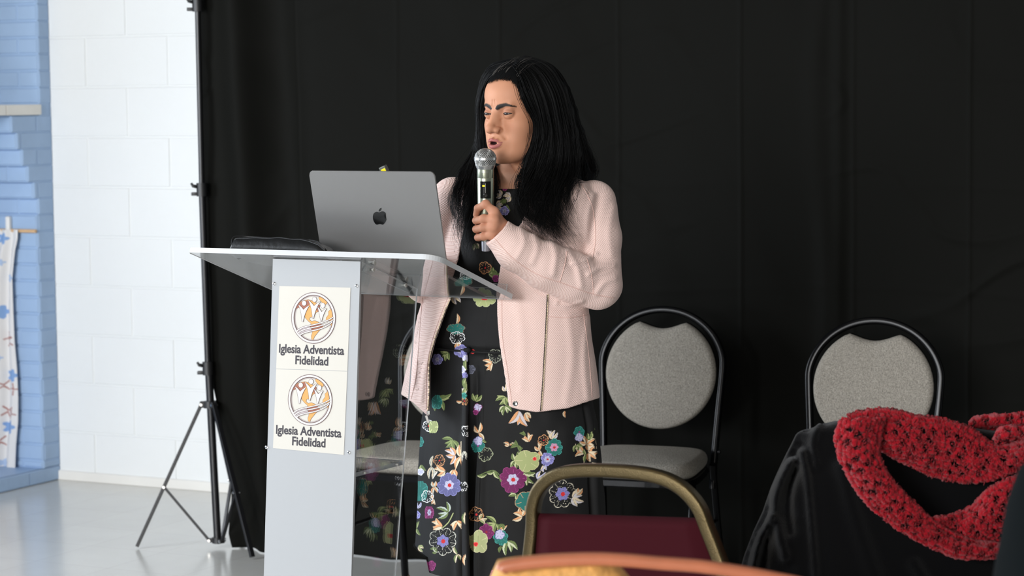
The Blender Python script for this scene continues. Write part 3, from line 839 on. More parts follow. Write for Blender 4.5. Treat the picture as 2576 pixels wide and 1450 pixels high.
# black zip case on the desk
mat('case nylon', srgb(17, 17, 17), 0.42, spec=0.35, bump=0.3, bscale=60)
cs = PP(640, 612, FR3, DN)
nu, nv = 80, 26
prof_px = [(555, 0), (557, 12), (565, 22), (600, 24.5), (660, 24.5), (715, 23), (740, 18), (770, 6), (785, 0)]
V = []
for i in range(nu):
    x = 555 + (785 - 555) * i / (nu - 1); hpx = np.interp(x, [q[0] for q in prof_px], [q[1] for q in prof_px])
    h_ = (hpx + 17 * min(1, hpx / 10)) / 1058 * 1.02
    q0 = PP(x, 620, FR3 + DN * 0.001, DN); q0 = q0 - DSn * (np.dot(q0 - FR3, DSn) - 0.02)
    dep = 0.11 * (1 - 0.5 * (2 * i / (nu - 1) - 1) ** 4)
    for j in range(nv):
        a = math.pi * j / (nv - 1); c = math.copysign(abs(math.cos(a)) ** 0.55, math.cos(a)); sn = math.sin(a) ** 0.5 if math.sin(a) > 0 else 0
        tw = 0.0009 * math.sin(i * 0.31 + j * 0.4) * sn + 0.0014 * math.sin(i * 0.12 - j * 0.5) * sn
        V.append(q0 + DSn * (dep / 2 - c * dep / 2) + DN * (h_ * sn + tw))
V = np.array(V)
o = mesh_obj('case', V, grid_faces(nu, nv), MATS['case nylon'], smooth=True)
cse = thing('soft_case', 'soft black zipped case lying on the lectern left of the laptop', 'case', tuple(cs))
bmx = bmesh.new(); bmx.from_mesh(o.data); bmesh.ops.holes_fill(bmx, edges=bmx.edges); bmx.to_mesh(o.data); bmx.free()
o.name = 'pouch'; at_origin(o, cse)
V2 = V.reshape(nu, nv, 3); bm = bmesh.new(); tube(bm, V2[2:-2, 6] + DN * 0.001, 0.0018, 6)
at_origin(bobj('zipper', bm, MATS['black plastic'], None, smooth=True), cse)
V3 = catmull([V2[1, 2] + DN * .0, V2[1, 9] + DN * 0.008 - E1 * -.004, V2[8, 12] + DN * 0.003, V2[30, 12] + DN * 0.0028, V2[60, 12] + DN * 0.003, V2[76, 10] + DN * 0.002], 10)
bm = bmesh.new(); tube(bm, V3, 0.0016, 6); at_origin(bobj('cord', bm, MATS['black plastic'], None, smooth=True), cse)

# ================================================================= grey round-back chairs
m = mat('grey tweed', srgb(147, 141, 131), 0.9, spec=0.15, bump=0.8, bscale=380, var=0.34, vscale=260)
mat('chair black', srgb(8, 8, 9), 0.2, spec=0.14); mat('tan rubber', srgb(150, 118, 90), 0.6)
def cushion(outline, th, dome, nin=10, edge=0.3):
    """pillow between a 2-D outline (Nx2, star-shaped about its centroid) : returns verts (x,y,z) z from 0 to th"""
    O = np.asarray(outline, float); c = O.mean(0); n = len(O); V = []; 
    ks = []
    for a in np.linspace(0, math.pi / 2, 7): ks.append((1 - edge * th * 0 - (1 - math.cos(a)) * 0.0, None))
    rings = []
    rr = 0.5 * th
    for a in np.linspace(-math.pi / 2, math.pi / 2, 9):   # rim half circle
        ins = rr * (1 - math.cos(a)); rings.append(('in', ins, rr + rr * math.sin(a)))
    for k in range(1, nin): rings.append(('sc', k / nin, None))
    d = np.linalg.norm(O - c, axis=1).mean()
    for kind, v, z in rings:
        if kind == 'in': V.append(np.column_stack([c + (O - c) * (1 - v / d), np.full(n, z)]))
        else:
            base_ = c + (O - c) * (1 - rr / d) ; q = c + (base_ - c) * (1 - v)
            V.append(np.column_stack([q, np.full(n, th + dome * (1 - (1 - v) ** 2))]))
    V = np.concatenate(V); nr = len(rings); F = []
    for i in range(nr - 1):
        for k in range(n): F.append((i * n + k, i * n + (k + 1) % n, (i + 1) * n + (k + 1) % n, (i + 1) * n + k))
    F.append(tuple(range(n))[::-1]); F.append(tuple((nr - 1) * n + k for k in range(n)))
    return V, F
def build_round_chair(label, grp):
    t = thing('banquet_chair', label, 'chair', group=grp)
    rec = math.radians(9)                       # recline; chair faces -y, back plane at y=+0.19
    def bp(x, h, d=0): return np.array([x, 0.185 + math.sin(rec) * (h - 0.44) - d * math.cos(rec), 0.44 + math.cos(rec) * (h - 0.44) - d * math.sin(rec)])
    A = []
    for (x, h) in ((-0.185, 0.36), (-0.187, 0.46), (-0.195, 0.60), (-0.203, 0.72)): A.append((x, h))
    for a in np.linspace(170, 10, 13): A.append((0.206 * math.cos(math.radians(a)), 0.735 + 0.185 * math.sin(math.radians(a))))
    for (x, h) in ((0.203, 0.72), (0.195, 0.60), (0.187, 0.46), (0.185, 0.36)): A.append((x, h))
    path = catmull([bp(*q) for q in A], 4)
    bm = bmesh.new(); tube(bm, path, 1.0, section=rect_sec(0.0125, 0.011, 0.6), up=(0, -1, 0.15))
    bobj('back_frame', bm, MATS['chair black'], t, autosmooth=50)
    # padded back: round with a shallow scoop on top
    O = []
    for a in np.linspace(0, 360, 73)[:-1]:
        r = 0.186; x, y = r * math.cos(math.radians(a)), 0.178 * math.sin(math.radians(a))
        O.append((x, y))
    O = np.array(O); 
    top_ = O[:, 1] > 0.135
    scoop = 0.160 - 0.020 * np.cos(np.clip(O[:, 0] / 0.080, -1, 1) * math.pi / 2) ** 1.3
    O[:, 1] = np.minimum(O[:, 1], np.where(np.abs(O[:, 0]) < 0.080, scoop, 1))
    V, F = cushion(O, 0.034, 0.012)
    V = np.array([bp(x, 0.722 + y, z - 0.006) for x, y, z in V]); mesh_obj('backrest', V, F, MATS['grey tweed'], t, smooth=True)
    V, F = cushion(O * 0.985, 0.008, 0.0); V = np.array([bp(x, 0.722 + y, -0.004 - z) for x, y, z in V]); mesh_obj('back_panel', V, F, MATS['chair black'], t)
    # seat
    O = []
    for i in range(72):
        a = 2 * math.pi * i / 72; c_, s_ = math.cos(a), math.sin(a)
        x = 0.215 * math.copysign(abs(c_) ** 0.42, c_); y = 0.215 * math.copysign(abs(s_) ** 0.42, s_); x *= 1 - 0.10 * (y / 0.215)
        O.append((x, y - 0.035))
    V, F = cushion([(x * 0.97, y * 0.92) for x, y in O], 0.052, 0.016); V[:, 2] += 0.441; mesh_obj('seat', V, F, MATS['grey tweed'], t, smooth=True)
    bm = bmesh.new(); Os = [(x * 0.92, y * 0.88, 0.430) for x, y in O]
    tube(bm, Os, 1.0, section=rect_sec(0.011, 0.011), up=(0, 0, 1), closed=True)
    for yy in (-0.12, 0.1): bbox(bm, (0, yy, 0.428), X3, Y3, Z3, 0.38, 0.02, 0.014)
    bobj('seat_frame', bm, MATS['chair black'], t)
    for s_ in (-1, 1):
        for rear in (0, 1):
            if rear: pts = [(s_ * 0.19, 0.16, 0.44), (s_ * 0.188, 0.175, 0.39), (s_ * 0.195, 0.21, 0.2), (s_ * 0.205, 0.25, 0.012)]
            else: pts = [(s_ * 0.17, -0.02, 0.42), (s_ * 0.194, -0.10, 0.385), (s_ * 0.205, -0.17, 0.2), (s_ * 0.21, -0.22, 0.012)]
            bm = bmesh.new(); tube(bm, catmull(pts, 6), 1.0, section=rect_sec(0.011, 0.011, 0.6), up=(s_, 0, 0.01))
            lg_ = bobj('leg', bm, MATS['chair black'], t, autosmooth=50)
            bm = bmesh.new(); q = np.array(pts[-1]); lathe(bm, q - [0, 0, 0.012], (0, 0, 1), [(0, 0.013), (0.004, 0.016), (0.026, 0.014)], 14)
            bobj('rubber_foot', bm, MATS['tan rubber'], lg_, autosmooth=50)
        bm = bmesh.new(); cyl(bm, (s_ * 0.199, -0.13, 0.26), (s_ * 0.193, 0.19, 0.26), 0.006, m=8); bobj('stretcher', bm, MATS['chair black'], t, autosmooth=50)
        bm = bmesh.new(); cyl(bm, (s_ * 0.178, 0.19, 0.475), (s_ * 0.206, 0.19, 0.475), 0.007, m=12); bobj('hinge_bolt', bm, MATS['black metal'], t, autosmooth=50)
    return t
GR = 'grey round-back chairs by the backdrop'
gch = build_round_chair('grey round-back chair directly right of the speaker, behind the maroon chair', GR)
def place_back(o, px, Y, rz):
    """put the chair so that its back centre is seen at px at depth Y"""
    bc = P(px, 930, Y); c_, s_ = math.cos(rz), math.sin(rz)
    loc = bc[:2] - np.array([-s_ * 0.235, c_ * 0.235]); o.location = (loc[0], loc[1], 0); o.rotation_euler = (0, 0, rz); o.scale = (0.96, 0.96, 0.985)
place_back(gch, 1668, 7.42, math.radians(-20))
g2 = copy_tree(gch); g2['label'] = 'grey round-back chair partly hidden by the red scarf and black coat'; place_back(g2, 2201, 6.98, math.radians(-20))
g3 = copy_tree(gch); g3['label'] = 'grey chair hidden behind the speaker, its seat seen through the clear lectern side'; place_back(g3, 1150, 7.55, math.radians(-24))
# ================================================================= the speaker
YW = 5.83
def W(px, py, dy=0.0): return P(px, py, YW + dy)
def zz_of(py): return float(W(1288, py)[2])
mat('skin', (1, 1, 1, 1), 0.6, attr='Col', sss=0.12, bump=0.08, bscale=900, spec=0.35)
mat('hair grey', srgb(96, 92, 88), 0.5, spec=0.2)
mat('hair black', srgb(8, 8, 8), 0.5, spec=0.14)
mat('lash dark', srgb(30, 22, 20), 0.6)
woman = thing('person', 'woman with long black hair in pink jacket and floral dress speaking into a microphone', 'person', tuple(W(1290, 800, 0.02)[:2]) + (0,))
# ---- head
HK = 1.06
YAW = math.radians(44)
HF = np.array([-math.sin(YAW), -math.cos(YAW), -0.02]); HF /= np.linalg.norm(HF)
HR = np.array([math.cos(YAW), -math.sin(YAW), 0.0]); HU = np.cross(HR, -HF); HU = HU if HU[2] > 0 else -HU
HC = W(1246, 286, -0.075) - HK * 0.083 * HF
HB = np.stack([HR, HF, HU])
def h2w(q): return HC + HK * (np.asarray(q, float) @ HB)
def w2h(p): return ((p - HC) @ HB.T) / HK
EYE = [(-0.0305, 0.0685, 0.0), (0.0305, 0.0685, 0.0)]
def head_sdf(q):
    x, y, z = q.T; ax = np.abs(x); m = np.stack([ax, y, z], 1)
    d = sd_ell(q, (0, -0.012, 0.036), (0.074, 0.094, 0.080))
    d = smin(d, sd_ell(q, (0, 0.030, 0.040), (0.060, 0.054, 0.048)), 0.02)
    d = smin(d, sd_ell(q, (0, 0.018, -0.030), (0.061, 0.060, 0.068)), 0.025)
    d = smin(d, sd_ell(q, (0, 0.034, -0.070), (0.046, 0.046, 0.040)), 0.025)
    d = smin(d, sd_ell(m, (0.037, 0.044, -0.028), (0.025, 0.026, 0.024)), 0.018)     # cheeks
    d = smin(d, sd_ell(m, (0.030, 0.048, -0.062), (0.022, 0.022, 0.026)), 0.018)
    d = smin(d, sd_cap(m, (0.052, 0.000, -0.066), (0.020, 0.058, -0.098), 0.016, 0.014), 0.022)   # jaw
    d = smin(d, sd_sph(q, (0, 0.071, -0.098), 0.0155), 0.018)                          # chin
    d = smin(d, sd_ell(q, (0, 0.070, -0.066), (0.026, 0.024, 0.024)), 0.014)           # mouth mound
    d = smin(d, sd_cap(m, (0.010, 0.0795, 0.0135), (0.036, 0.0700, 0.0180), 0.0075, 0.006), 0.012)   # brow
    d = smax(d, -sd_ell(m, (0.0305, 0.0960, -0.0005), (0.0190, 0.0180, 0.0135)), 0.012)              # sockets
    # nose
    n = sd_cap(q, (0, 0.0790, 0.010), (0, 0.0990, -0.0300), 0.0062, 0.0086)
    n = smin(n, sd_ell(m, (0.006, 0.0800, -0.018), (0.008, 0.012, 0.020)), 0.008)
    n = smin(n, sd_sph(q, (0, 0.1005, -0.0345), 0.0096), 0.006)
    n = smin(n, sd_ell(m, (0.0125, 0.0890, -0.0375), (0.0080, 0.0115, 0.0078)), 0.006)
    n = smax(n, -sd_ell(m, (0.0062, 0.0950, -0.0462), (0.0042, 0.0060, 0.0045)), 0.002)
    d = smin(d, n, 0.008)
    d = smin(d, sd_cap(q, (0, 0.0850, -0.040), (0, 0.0800, -0.052), 0.005, 0.006), 0.006)
    # frown creases and smile lines
    d = smax(d, -sd_cap(m, (0.0045, 0.0880, 0.019), (0.0035, 0.0875, 0.030), 0.0012), 0.003)
    d = smax(d, -sd_cap(m, (0.0190, 0.0880, -0.040), (0.0270, 0.0790, -0.056), 0.0008), 0.008)
    d = smax(d, -sd_cap(m, (0.0170, 0.0800, -0.0150), (0.0380, 0.0720, -0.0125), 0.0010), 0.006)
    # lips (parted)
    arc = lambda zc, w_, drop, yy: (np.stack([ax, y - (yy - 6.0 * ax * ax * 4), z - (zc - drop * (ax / w_) ** 2)], 1))
    up = np.sqrt((np.maximum(ax - 0.0185, 0)) ** 2 + (y - (0.0935 - 18 * ax * ax)) ** 2 + (z + 0.0598 - 0.0012 * np.cos(ax * 500) + 12 * ax * ax) ** 2) - (0.0050 - 0.08 * ax)
    lo = np.sqrt((np.maximum(ax - 0.0165, 0)) ** 2 + (y - (0.0920 - 20 * ax * ax)) ** 2 + (z + 0.0742 - 10 * ax * ax) ** 2) - (0.0060 - 0.08 * ax)
    d = smin(d, np.minimum(up, lo), 0.0028)
    d = smax(d, -sd_ell(q, (0, 0.098, -0.0668), (0.0120, 0.020, 0.0040)), 0.0015)
    # eyelids
    for s in (-1, 1):
        ex = x - s * 0.0305; ey = y - 0.0685; ez = z
        b = np.sqrt(ex ** 2 + ey ** 2 + ez ** 2) - 0.0138
        hgt = 0.0022 * (1 - (ex / 0.0150) ** 2)
        b = np.maximum(b, -np.maximum(np.abs(ez + 0.0006 - 0.05 * ex * s) - np.maximum(hgt, -0.01), -ey))
        d = smin(d, b, 0.0030)
    # ears
    e = sd_ell(m, (0.074, -0.010, -0.012), (0.008, 0.016, 0.028)); d = smin(d, e, 0.006)
    # neck
    d = smin(d, sd_cap(q, (0, -0.022, -0.060), (0.016, -0.050, -0.185), 0.052, 0.056), 0.022)
    d = smin(d, sd_ell(q, (0.015, -0.06, -0.24), (0.155, 0.085, 0.052)), 0.05)
    return d
# ---- torso tables (seen outline left, right at each row)
BYAW = math.radians(24); bcy, bsy = math.cos(BYAW), math.sin(BYAW)
def mk_tab(rows_, cy0=0.03):
    t = []
    for (py, xl, xr, b, cy) in rows_:
        a = W(xl, py, cy); c = W(xr, py, cy); t.append((a[2], (a[0] + c[0]) / 2, (c[0] - a[0]) / 2 / 0.955, b, YW + cy))
    return np.array(t)
def loft_sdf(p, tab):
    cx, a, b, cy = interp_tab(tab, p[:, 2])
    dx = p[:, 0] - cx; dy = p[:, 1] - cy
    u_ = dx * bcy - dy * bsy; v_ = dx * bsy + dy * bcy
    k0 = np.sqrt((u_ / a) ** 2 + (v_ / b) ** 2); k1 = np.sqrt((u_ / a ** 2) ** 2 + (v_ / b ** 2) ** 2)
    return k0 * (k0 - 1) / (k1 + 1e-9)
JT = mk_tab([(415, 1250, 1335, .055, .05), (432, 1205, 1385, .075, .05), (446, 1160, 1440, .095, .045), (462, 1130, 1478, .108, .04), (490, 1120, 1500, .118, .035), (540, 1118, 1503, .128, .03), (600, 1112, 1500, .140, .025), (650, 1100, 1492, .145, .025),
             (700, 1085, 1484, .143, .025), (760, 1060, 1480, .140, .025), (800, 1046, 1484, .142, .025), (860, 1034, 1491, .148, .025), (900, 1023, 1496, .152, .025), (950, 1009, 1502, .158, .025), (1000, 999, 1508, .164, .025), (1060, 992, 1511, .168, .025)])
ARM = [(W(1493, 512, 0.02), .056), (W(1507, 600, -0.02), .055), (W(1502, 716, -0.075), .0595), (W(1440, 697, -0.11), .060), (W(1370, 667, -0.145), .0570), (W(1300, 629, -0.165), .0500), (W(1256, 589, -0.172), .0385)]
ARM2 = [(W(1140, 502, 0.05), .055), (W(1095, 600, 0.07), .053), (W(1066, 706, 0.06), .054), (W(1070, 682, -0.03), .042)]
def chain(p, ch, k=0.012):
    d = None
    for (a, ra), (b_, rb) in zip(ch[:-1], ch[1:]):
        c = sd_cap(p, a, b_, ra, rb); d = c if d is None else smin(d, c, k)
    return d
def head_w(p):
    d = head_sdf(w2h(p)) * HK
    r = np.hypot(p[:, 0] - HC[0] - 0.01, p[:, 1] - HC[1] - 0.03)
    m_ = -0.06 + 0.072 * np.clip((r - 0.07) / 0.04, 0, 1) - 0.25 * np.clip((p[:, 2] - HC[2] + 0.15) / 0.03, 0, 1)
    return np.maximum(d, smin(loft_sdf(p, JT), np.minimum(chain(p, ARM), chain(p, ARM2)), 0.022) + m_)
lo_h = h2w([[-0.11, -0.13, -0.23], [0.11, 0.12, 0.13], [0.11, -0.13, 0], [-0.11, 0.12, 0]])
lo = HC + np.array([-0.135, -0.135, -0.235]); hi = HC + np.array([0.135, 0.135, 0.135])
HVx, HQx = snet(head_w, lo, hi, 0.00165)
q = w2h(HVx); x, y, z = q.T; ax = np.abs(x)
col = np.tile(lin([186, 132, 102]), (len(q), 1))
n1 = nnoise(q[:, 0] * 45, q[:, 1] * 45, q[:, 2] * 45)[:, None]
col = col * (1 + 0.05 * n1)
def mixc(mask, c):
    global col
    mask = np.clip(mask, 0, 1)[:, None]; col = col * (1 - mask) + lin(c) * mask
front = (y > 0.05)
mixc(np.clip(1 - np.hypot((ax - 0.036) / 0.024, (z + 0.03) / 0.02), 0, 1) * 0.4 * front, [180, 118, 90])
mixc(np.clip(1.3 - np.hypot(x / 0.014, (z + 0.036) / 0.011), 0, 1) * 0.35 * (y > 0.08), [176, 116, 90])
lu = 0.0044 - 0.10 * ax; zc_u = -0.0598 + 0.0012 * np.cos(ax * 500) - 12 * ax * ax
mlip = (np.abs(z - zc_u) < lu * np.clip((0.0235 - ax) / 0.006, 0, 1) ** 0.5) & (ax < 0.0235) & (y > 0.06)
zc_l = -0.0742 + 10 * ax * ax
mlip |= (np.abs(z - zc_l) < (0.0056 - 0.10 * ax) * np.clip((0.0215 - ax) / 0.006, 0, 1) ** 0.5) & (ax < 0.0215) & (y > 0.06)
mixc(mlip * 0.85, [152, 82, 84])
mixc((np.hypot(x / 0.0125, (z + 0.0668) / 0.0034) < 1) & (y < 0.090) & (y > 0.05), [50, 20, 20])
mixc(np.clip(1.25 - np.hypot((ax - 0.0305) / 0.019, (z - 0.006) / 0.009), 0, 1) * (y > 0.05) * 0.45, [134, 84, 66])
# eyebrows: inner end thick, tapering outward
bx = (ax - 0.0070) / 0.041; bz = 0.0120 + 0.0085 * np.sin(np.clip(bx, 0, 1) * 2.0) - 0.004 * np.clip(bx - 0.6, 0, 1) * 3
bt = 0.0050 * (1 - 0.75 * np.clip(bx, 0, 1) ** 1.5) * np.clip(bx * 8 + 0.4, 0, 1)
brow = (bx > -0.06) & (bx < 1.0) & (y > 0.02)
nz = 0.12 * nnoise(q[:, 0] * 900, q[:, 2] * 300, 1)
mixc(brow * np.clip((1.45 + nz - np.abs(z - bz) / np.maximum(bt, 1e-4)) * 1.8, 0, 1) * 1.0, [22, 14, 10])
head_cols = col

# ---- microphone first (the hand is posed around it)
mic_top = W(1221, 400, -0.150); mic_bot = W(1222.5, 628, -0.140)
MA = (mic_bot - mic_top) / np.linalg.norm(mic_bot - mic_top)
mat('mic champagne', srgb(168, 172, 152), 0.28, metal=0.85)
mat('mesh steel', srgb(206, 206, 204), 0.28, metal=0.9)
mat('mic dark', srgb(30, 31, 28), 0.22)
mat('display yellow', srgb(230, 210, 30), 0.5, emit=(0.9, 0.8, 0.05, 1), estr=0.5)
mat('grille foam', srgb(70, 70, 68), 0.9)
mic = thing('microphone', 'silver wireless handheld microphone with round mesh head held by the speaker', 'microphone', tuple(mic_top))
SM = 1 / 1053.0
prof = [(118 * SM, 0.0175), (26 * SM, 0.0203), (24 * SM, 0.0203)]
bm = bmesh.new()
lathe(bm, mic_top, MA, [(23 * SM, 0.0165), (24 * SM, 0.0200), (46 * SM, 0.0200), (47 * SM, 0.0196), (48 * SM, 0.0200), (125 * SM, 0.0196), (190 * SM, 0.0172), (206 * SM, 0.0160), (207 * SM, 0.013)], 40)
at_origin(bobj('handle', bm, MATS['mic champagne'], None, autosmooth=30), mic)
bm = bmesh.new(); lathe(bm, mic_top, MA, [(206 * SM, 0.0110), (232 * SM, 0.0100), (233 * SM, 0.008)], 30)
at_origin(bobj('antenna_cap', bm, mat('mic tail', srgb(150, 152, 160), 0.35, metal=0.4), None, autosmooth=30), mic)
bm = bmesh.new(); lathe(bm, mic_top, MA, [(14 * SM, 0.0215), (17 * SM, 0.0235), (22 * SM, 0.0215), (26 * SM, 0.0198)], 40)
at_origin(bobj('grille_collar', bm, MATS['mesh steel'], None, autosmooth=50), mic)
MN = np.array([0.0, -1, 0]); MN = MN - MA * (MN @ MA); MN /= np.linalg.norm(MN); MB = np.cross(MA, MN)
RG = 0.0262
bm = bmesh.new(); nA, nB = 44, 30
def gpt(u_, v_, r): # v 0 top .. 1 bottom
    ph = v_ * math.pi * 0.80; rr = r * math.sin(ph) if v_ < 0.62 else r * (math.sin(0.62 * math.pi * .8) - (v_ - 0.62) * 0.55)
    hh = -r * math.cos(ph) + 0.001
    return mic_top + MA * hh + rr * (math.cos(u_) * MN + math.sin(u_) * MB)
bm = bmesh.new()
for s in (-1, 1):
    for k in range(30):
        tube(bm, [gpt(2 * math.pi * k / 30 + s * v_ * 2.2, 0.03 + 0.92 * v_, RG) for v_ in np.linspace(0, 1, 26)], 0.00058, 4, cap=False)
at_origin(bobj('grille', bm, MATS['mesh steel'], None, smooth=True), mic)
bm = bmesh.new()
R0 = [[bm.verts.new(gpt(2 * math.pi * k / 32, v_, RG - 0.0016)) for k in range(32)] for v_ in np.linspace(0.02, 1, 20)]
for i in range(19):
    for k in range(32): bm.faces.new((R0[i][k], R0[i][(k + 1) % 32], R0[i + 1][(k + 1) % 32], R0[i + 1][k]))
at_origin(bobj('grille_foam', bm, MATS['grille foam'], None, smooth=True), mic)
bm = bmesh.new(); lathe(bm, mic_top + MA * (-0.0012), MA, [(-0.0030, 0.0258), (-0.0026, 0.0270), (0.0026, 0.0270), (0.0030, 0.0258)], 48)
at_origin(bobj('grille_band', bm, MATS['mesh steel'], None, autosmooth=40), mic)
# display window and button, facing the camera
def mdisk(name, h0, h1, hw, r, mm, off, par=None, sh=0.0, n=14):
    bm = bmesh.new(); rows_ = []
    for hh in np.linspace(h0, h1, 8):
        rows_.append([bm.verts.new(mic_top + MA * hh * SM + (r + off) * (math.cos(a + sh) * MN + math.sin(a + sh) * MB)) for a in np.linspace(-hw, hw, n)])
    for i in range(7):
        for k in range(n - 1): bm.faces.new((rows_[i][k], rows_[i][k + 1], rows_[i + 1][k + 1], rows_[i + 1][k]))
    ret = bmesh.ops.solidify(bm, geom=list(bm.faces), thickness=0.0006)
    return at_origin(bobj(name, bm, mm, None), mic)
mdisk('display', 55, 98, 0.66, 0.0199, MATS['mic dark'], 0.0004)
mdisk('display_digits', 64, 68.5, 0.15, 0.0199, MATS['display yellow'], 0.0010, sh=0.22)
mdisk('display_highlight', 60, 84, 0.028, 0.0199, MATS['mesh steel'], 0.0010, sh=0.0)
bm = bmesh.new(); q0 = mic_top + MA * 90 * SM + MN * 0.0196; lathe(bm, q0, MN, [(0, 0.0052), (0.0014, 0.0052), (0.0018, 0.0040), (0.0012, 0.0030)], 24)
at_origin(bobj('button', bm, MATS['mic dark'], None, autosmooth=30), mic)
# small brand lettering band around the neck (illegible at this size in the photograph)
bm = bmesh.new()
for k, (a, wl) in enumerate(((-0.42, .05), (-0.32, .04), (-0.23, .05), (-0.13, .05), (-0.04, .04), (0.10, .05), (0.20, .05), (0.29, .04))):
    q0 = mic_top + MA * 31 * SM; r_ = 0.0204; p0_ = q0 + r_ * (math.cos(a) * MN - math.sin(a) * MB)
    tx = -math.sin(a) * MN - math.cos(a) * MB
    bbox(bm, p0_, tx, MA, math.cos(a) * MN - math.sin(a) * MB, wl * 0.020, 0.0022, 0.0002)
    bbox(bm, p0_ + MA * 0.0006, MA, tx, math.cos(a) * MN - math.sin(a) * MB, 0.0030, 0.0005, 0.00022)
at_origin(bobj('lettering', bm, MATS['mesh steel'], None), mic)

# ---- hand (subject's left) gripping the handle
def mic_pt(px, py, dr): return W(px, py, dr)
mx = -0.145
wr = W(1262, 583, -0.165)
fingers = [  # knuckle, first joint, second joint, tip  (px, py, dy)
    [(1243, 534, -0.190), (1222, 514, -0.188), (1202, 524, -0.172), (1198, 541, -0.158)],
    [(1243, 553, -0.198), (1217, 551, -0.190), (1198, 555, -0.165), (1203, 562, -0.135)],
    [(1240, 572, -0.198), (1216, 573, -0.190), (1198, 577, -0.165), (1203, 582, -0.135)],
    [(1236, 590, -0.192), (1217, 595, -0.186), (1202, 598, -0.165), (1207, 601, -0.138)]]
frad = [(0.0108, 0.0096, 0.0086, 0.0076), (0.0108, 0.0100, 0.0090, 0.0078), (0.0104, 0.0096, 0.0088, 0.0076), (0.0096, 0.0088, 0.0082, 0.0070)]
FJ = [[W(*c) for c in f_] for f_ in fingers]
thumb = [W(1252, 560, -0.145), W(1240, 535, -0.118), W(1222, 522, -0.112), W(1208, 528, -0.122)]
wrist_in = W(1300, 622, -0.150)
def hand_sdf(p):
    d = sd_cap(p, wr, wrist_in, 0.024, 0.025)
    palm = None
    for f_, r_ in zip(FJ, (0.0125, 0.0135, 0.0135, 0.0125)):
        c = sd_cap(p, f_[0], wr + (f_[0] - wr) * 0.15 + (f_[0] - FJ[1][0]) * 0.35, r_, 0.017)
        palm = c if palm is None else smin(palm, c, 0.010)
    palm = smin(palm, sd_cap(p, W(1250, 570, -0.172), W(1243, 590, -0.172), 0.016), 0.012)
    d = smin(d, palm, 0.014)
    fd = None
    for f_, r_ in zip(FJ, frad):
        c = sd_cap(p, f_[0], f_[1], r_[0], r_[1]); c = smin(c, sd_cap(p, f_[1], f_[2], r_[1], r_[2]), 0.003); c = smin(c, sd_cap(p, f_[2], f_[3], r_[2], r_[3]), 0.003)
        c = smin(c, sd_sph(p, f_[1], r_[1] * 1.06), 0.004)
        fd = c if fd is None else smin(fd, c, 0.0016)
    d = smin(d, fd, 0.006)
    t_ = sd_cap(p, thumb[0], thumb[1], 0.014, 0.0115); t_ = smin(t_, sd_cap(p, thumb[1], thumb[2], 0.0115, 0.010), 0.004); t_ = smin(t_, sd_cap(p, thumb[2], thumb[3], 0.010, 0.0085), 0.004)
    d = smin(d, t_, 0.008)
    # stay off the handle
    m_ = sd_cap(p, mic_top + MA * 0.03, mic_bot, 0.0200, 0.0160)
    return np.maximum(d, -(m_ + 0.0004))
lo = np.minimum(wr, wrist_in) - [0.085, 0.075, 0.075]; hi = np.maximum(wr, wrist_in) + [0.04, 0.10, 0.10]
LV, LQ = snet(hand_sdf, lo, hi, 0.0014)
hc = np.tile(lin([196, 140, 112]), (len(LV), 1)) * (1 + 0.06 * nnoise(LV[:, 0] * 80, LV[:, 1] * 80, LV[:, 2] * 80)[:, None])
for f_ in FJ:
    for j in (0, 1, 2):
        dd = np.linalg.norm(LV - f_[j], axis=1); k = np.clip(1 - dd / 0.016, 0, 1)[:, None] * 0.35; hc = hc * (1 - k) + lin([178, 112, 88]) * k

# ---- right hand resting behind the laptop
rw = W(1072, 664, -0.055)
rdir = (W(1038, 652, -0.130) - rw); rdir /= np.linalg.norm(rdir); rside = np.cross(rdir, [0, 0, 1.0]); rside /= np.linalg.norm(rside)
def rhand_sdf(p):
    d = sd_cap(p, W(1066, 700, 0.03), rw, 0.028, 0.022)
    for k, (o_, L_) in enumerate(((-0.028, .062), (-0.010, .074), (0.009, .070), (0.026, .056))):
        a = rw + rside * o_ * 0.8 + rdir * 0.075; b_ = a + rdir * L_ * 0.55 + [0, 0, 0.006]; c_ = b_ + rdir * L_ * 0.4 - [0, 0, 0.012]
        d = smin(d, sd_cap(p, rw + rside * o_ * 0.5, a, 0.014, 0.0115), 0.01)
        fg = smin(sd_cap(p, a, b_, 0.0098, 0.0088), sd_cap(p, b_, c_, 0.0088, 0.0072), 0.003); d = smin(d, fg, 0.004)
    a = rw + rdir * 0.02 - rside * 0.02; b_ = a + rdir * 0.03 - rside * 0.035; c_ = b_ + rdir * 0.035
    d = smin(d, smin(sd_cap(p, a, b_, 0.014, 0.0105), sd_cap(p, b_, c_, 0.0105, 0.0085), 0.004), 0.01)
    return d
RV, RQ = snet(rhand_sdf, rw - [0.2, 0.2, 0.08], rw + [0.1, 0.12, 0.08], 0.0028)
rc = np.tile(lin([204, 154, 128]), (len(RV), 1))

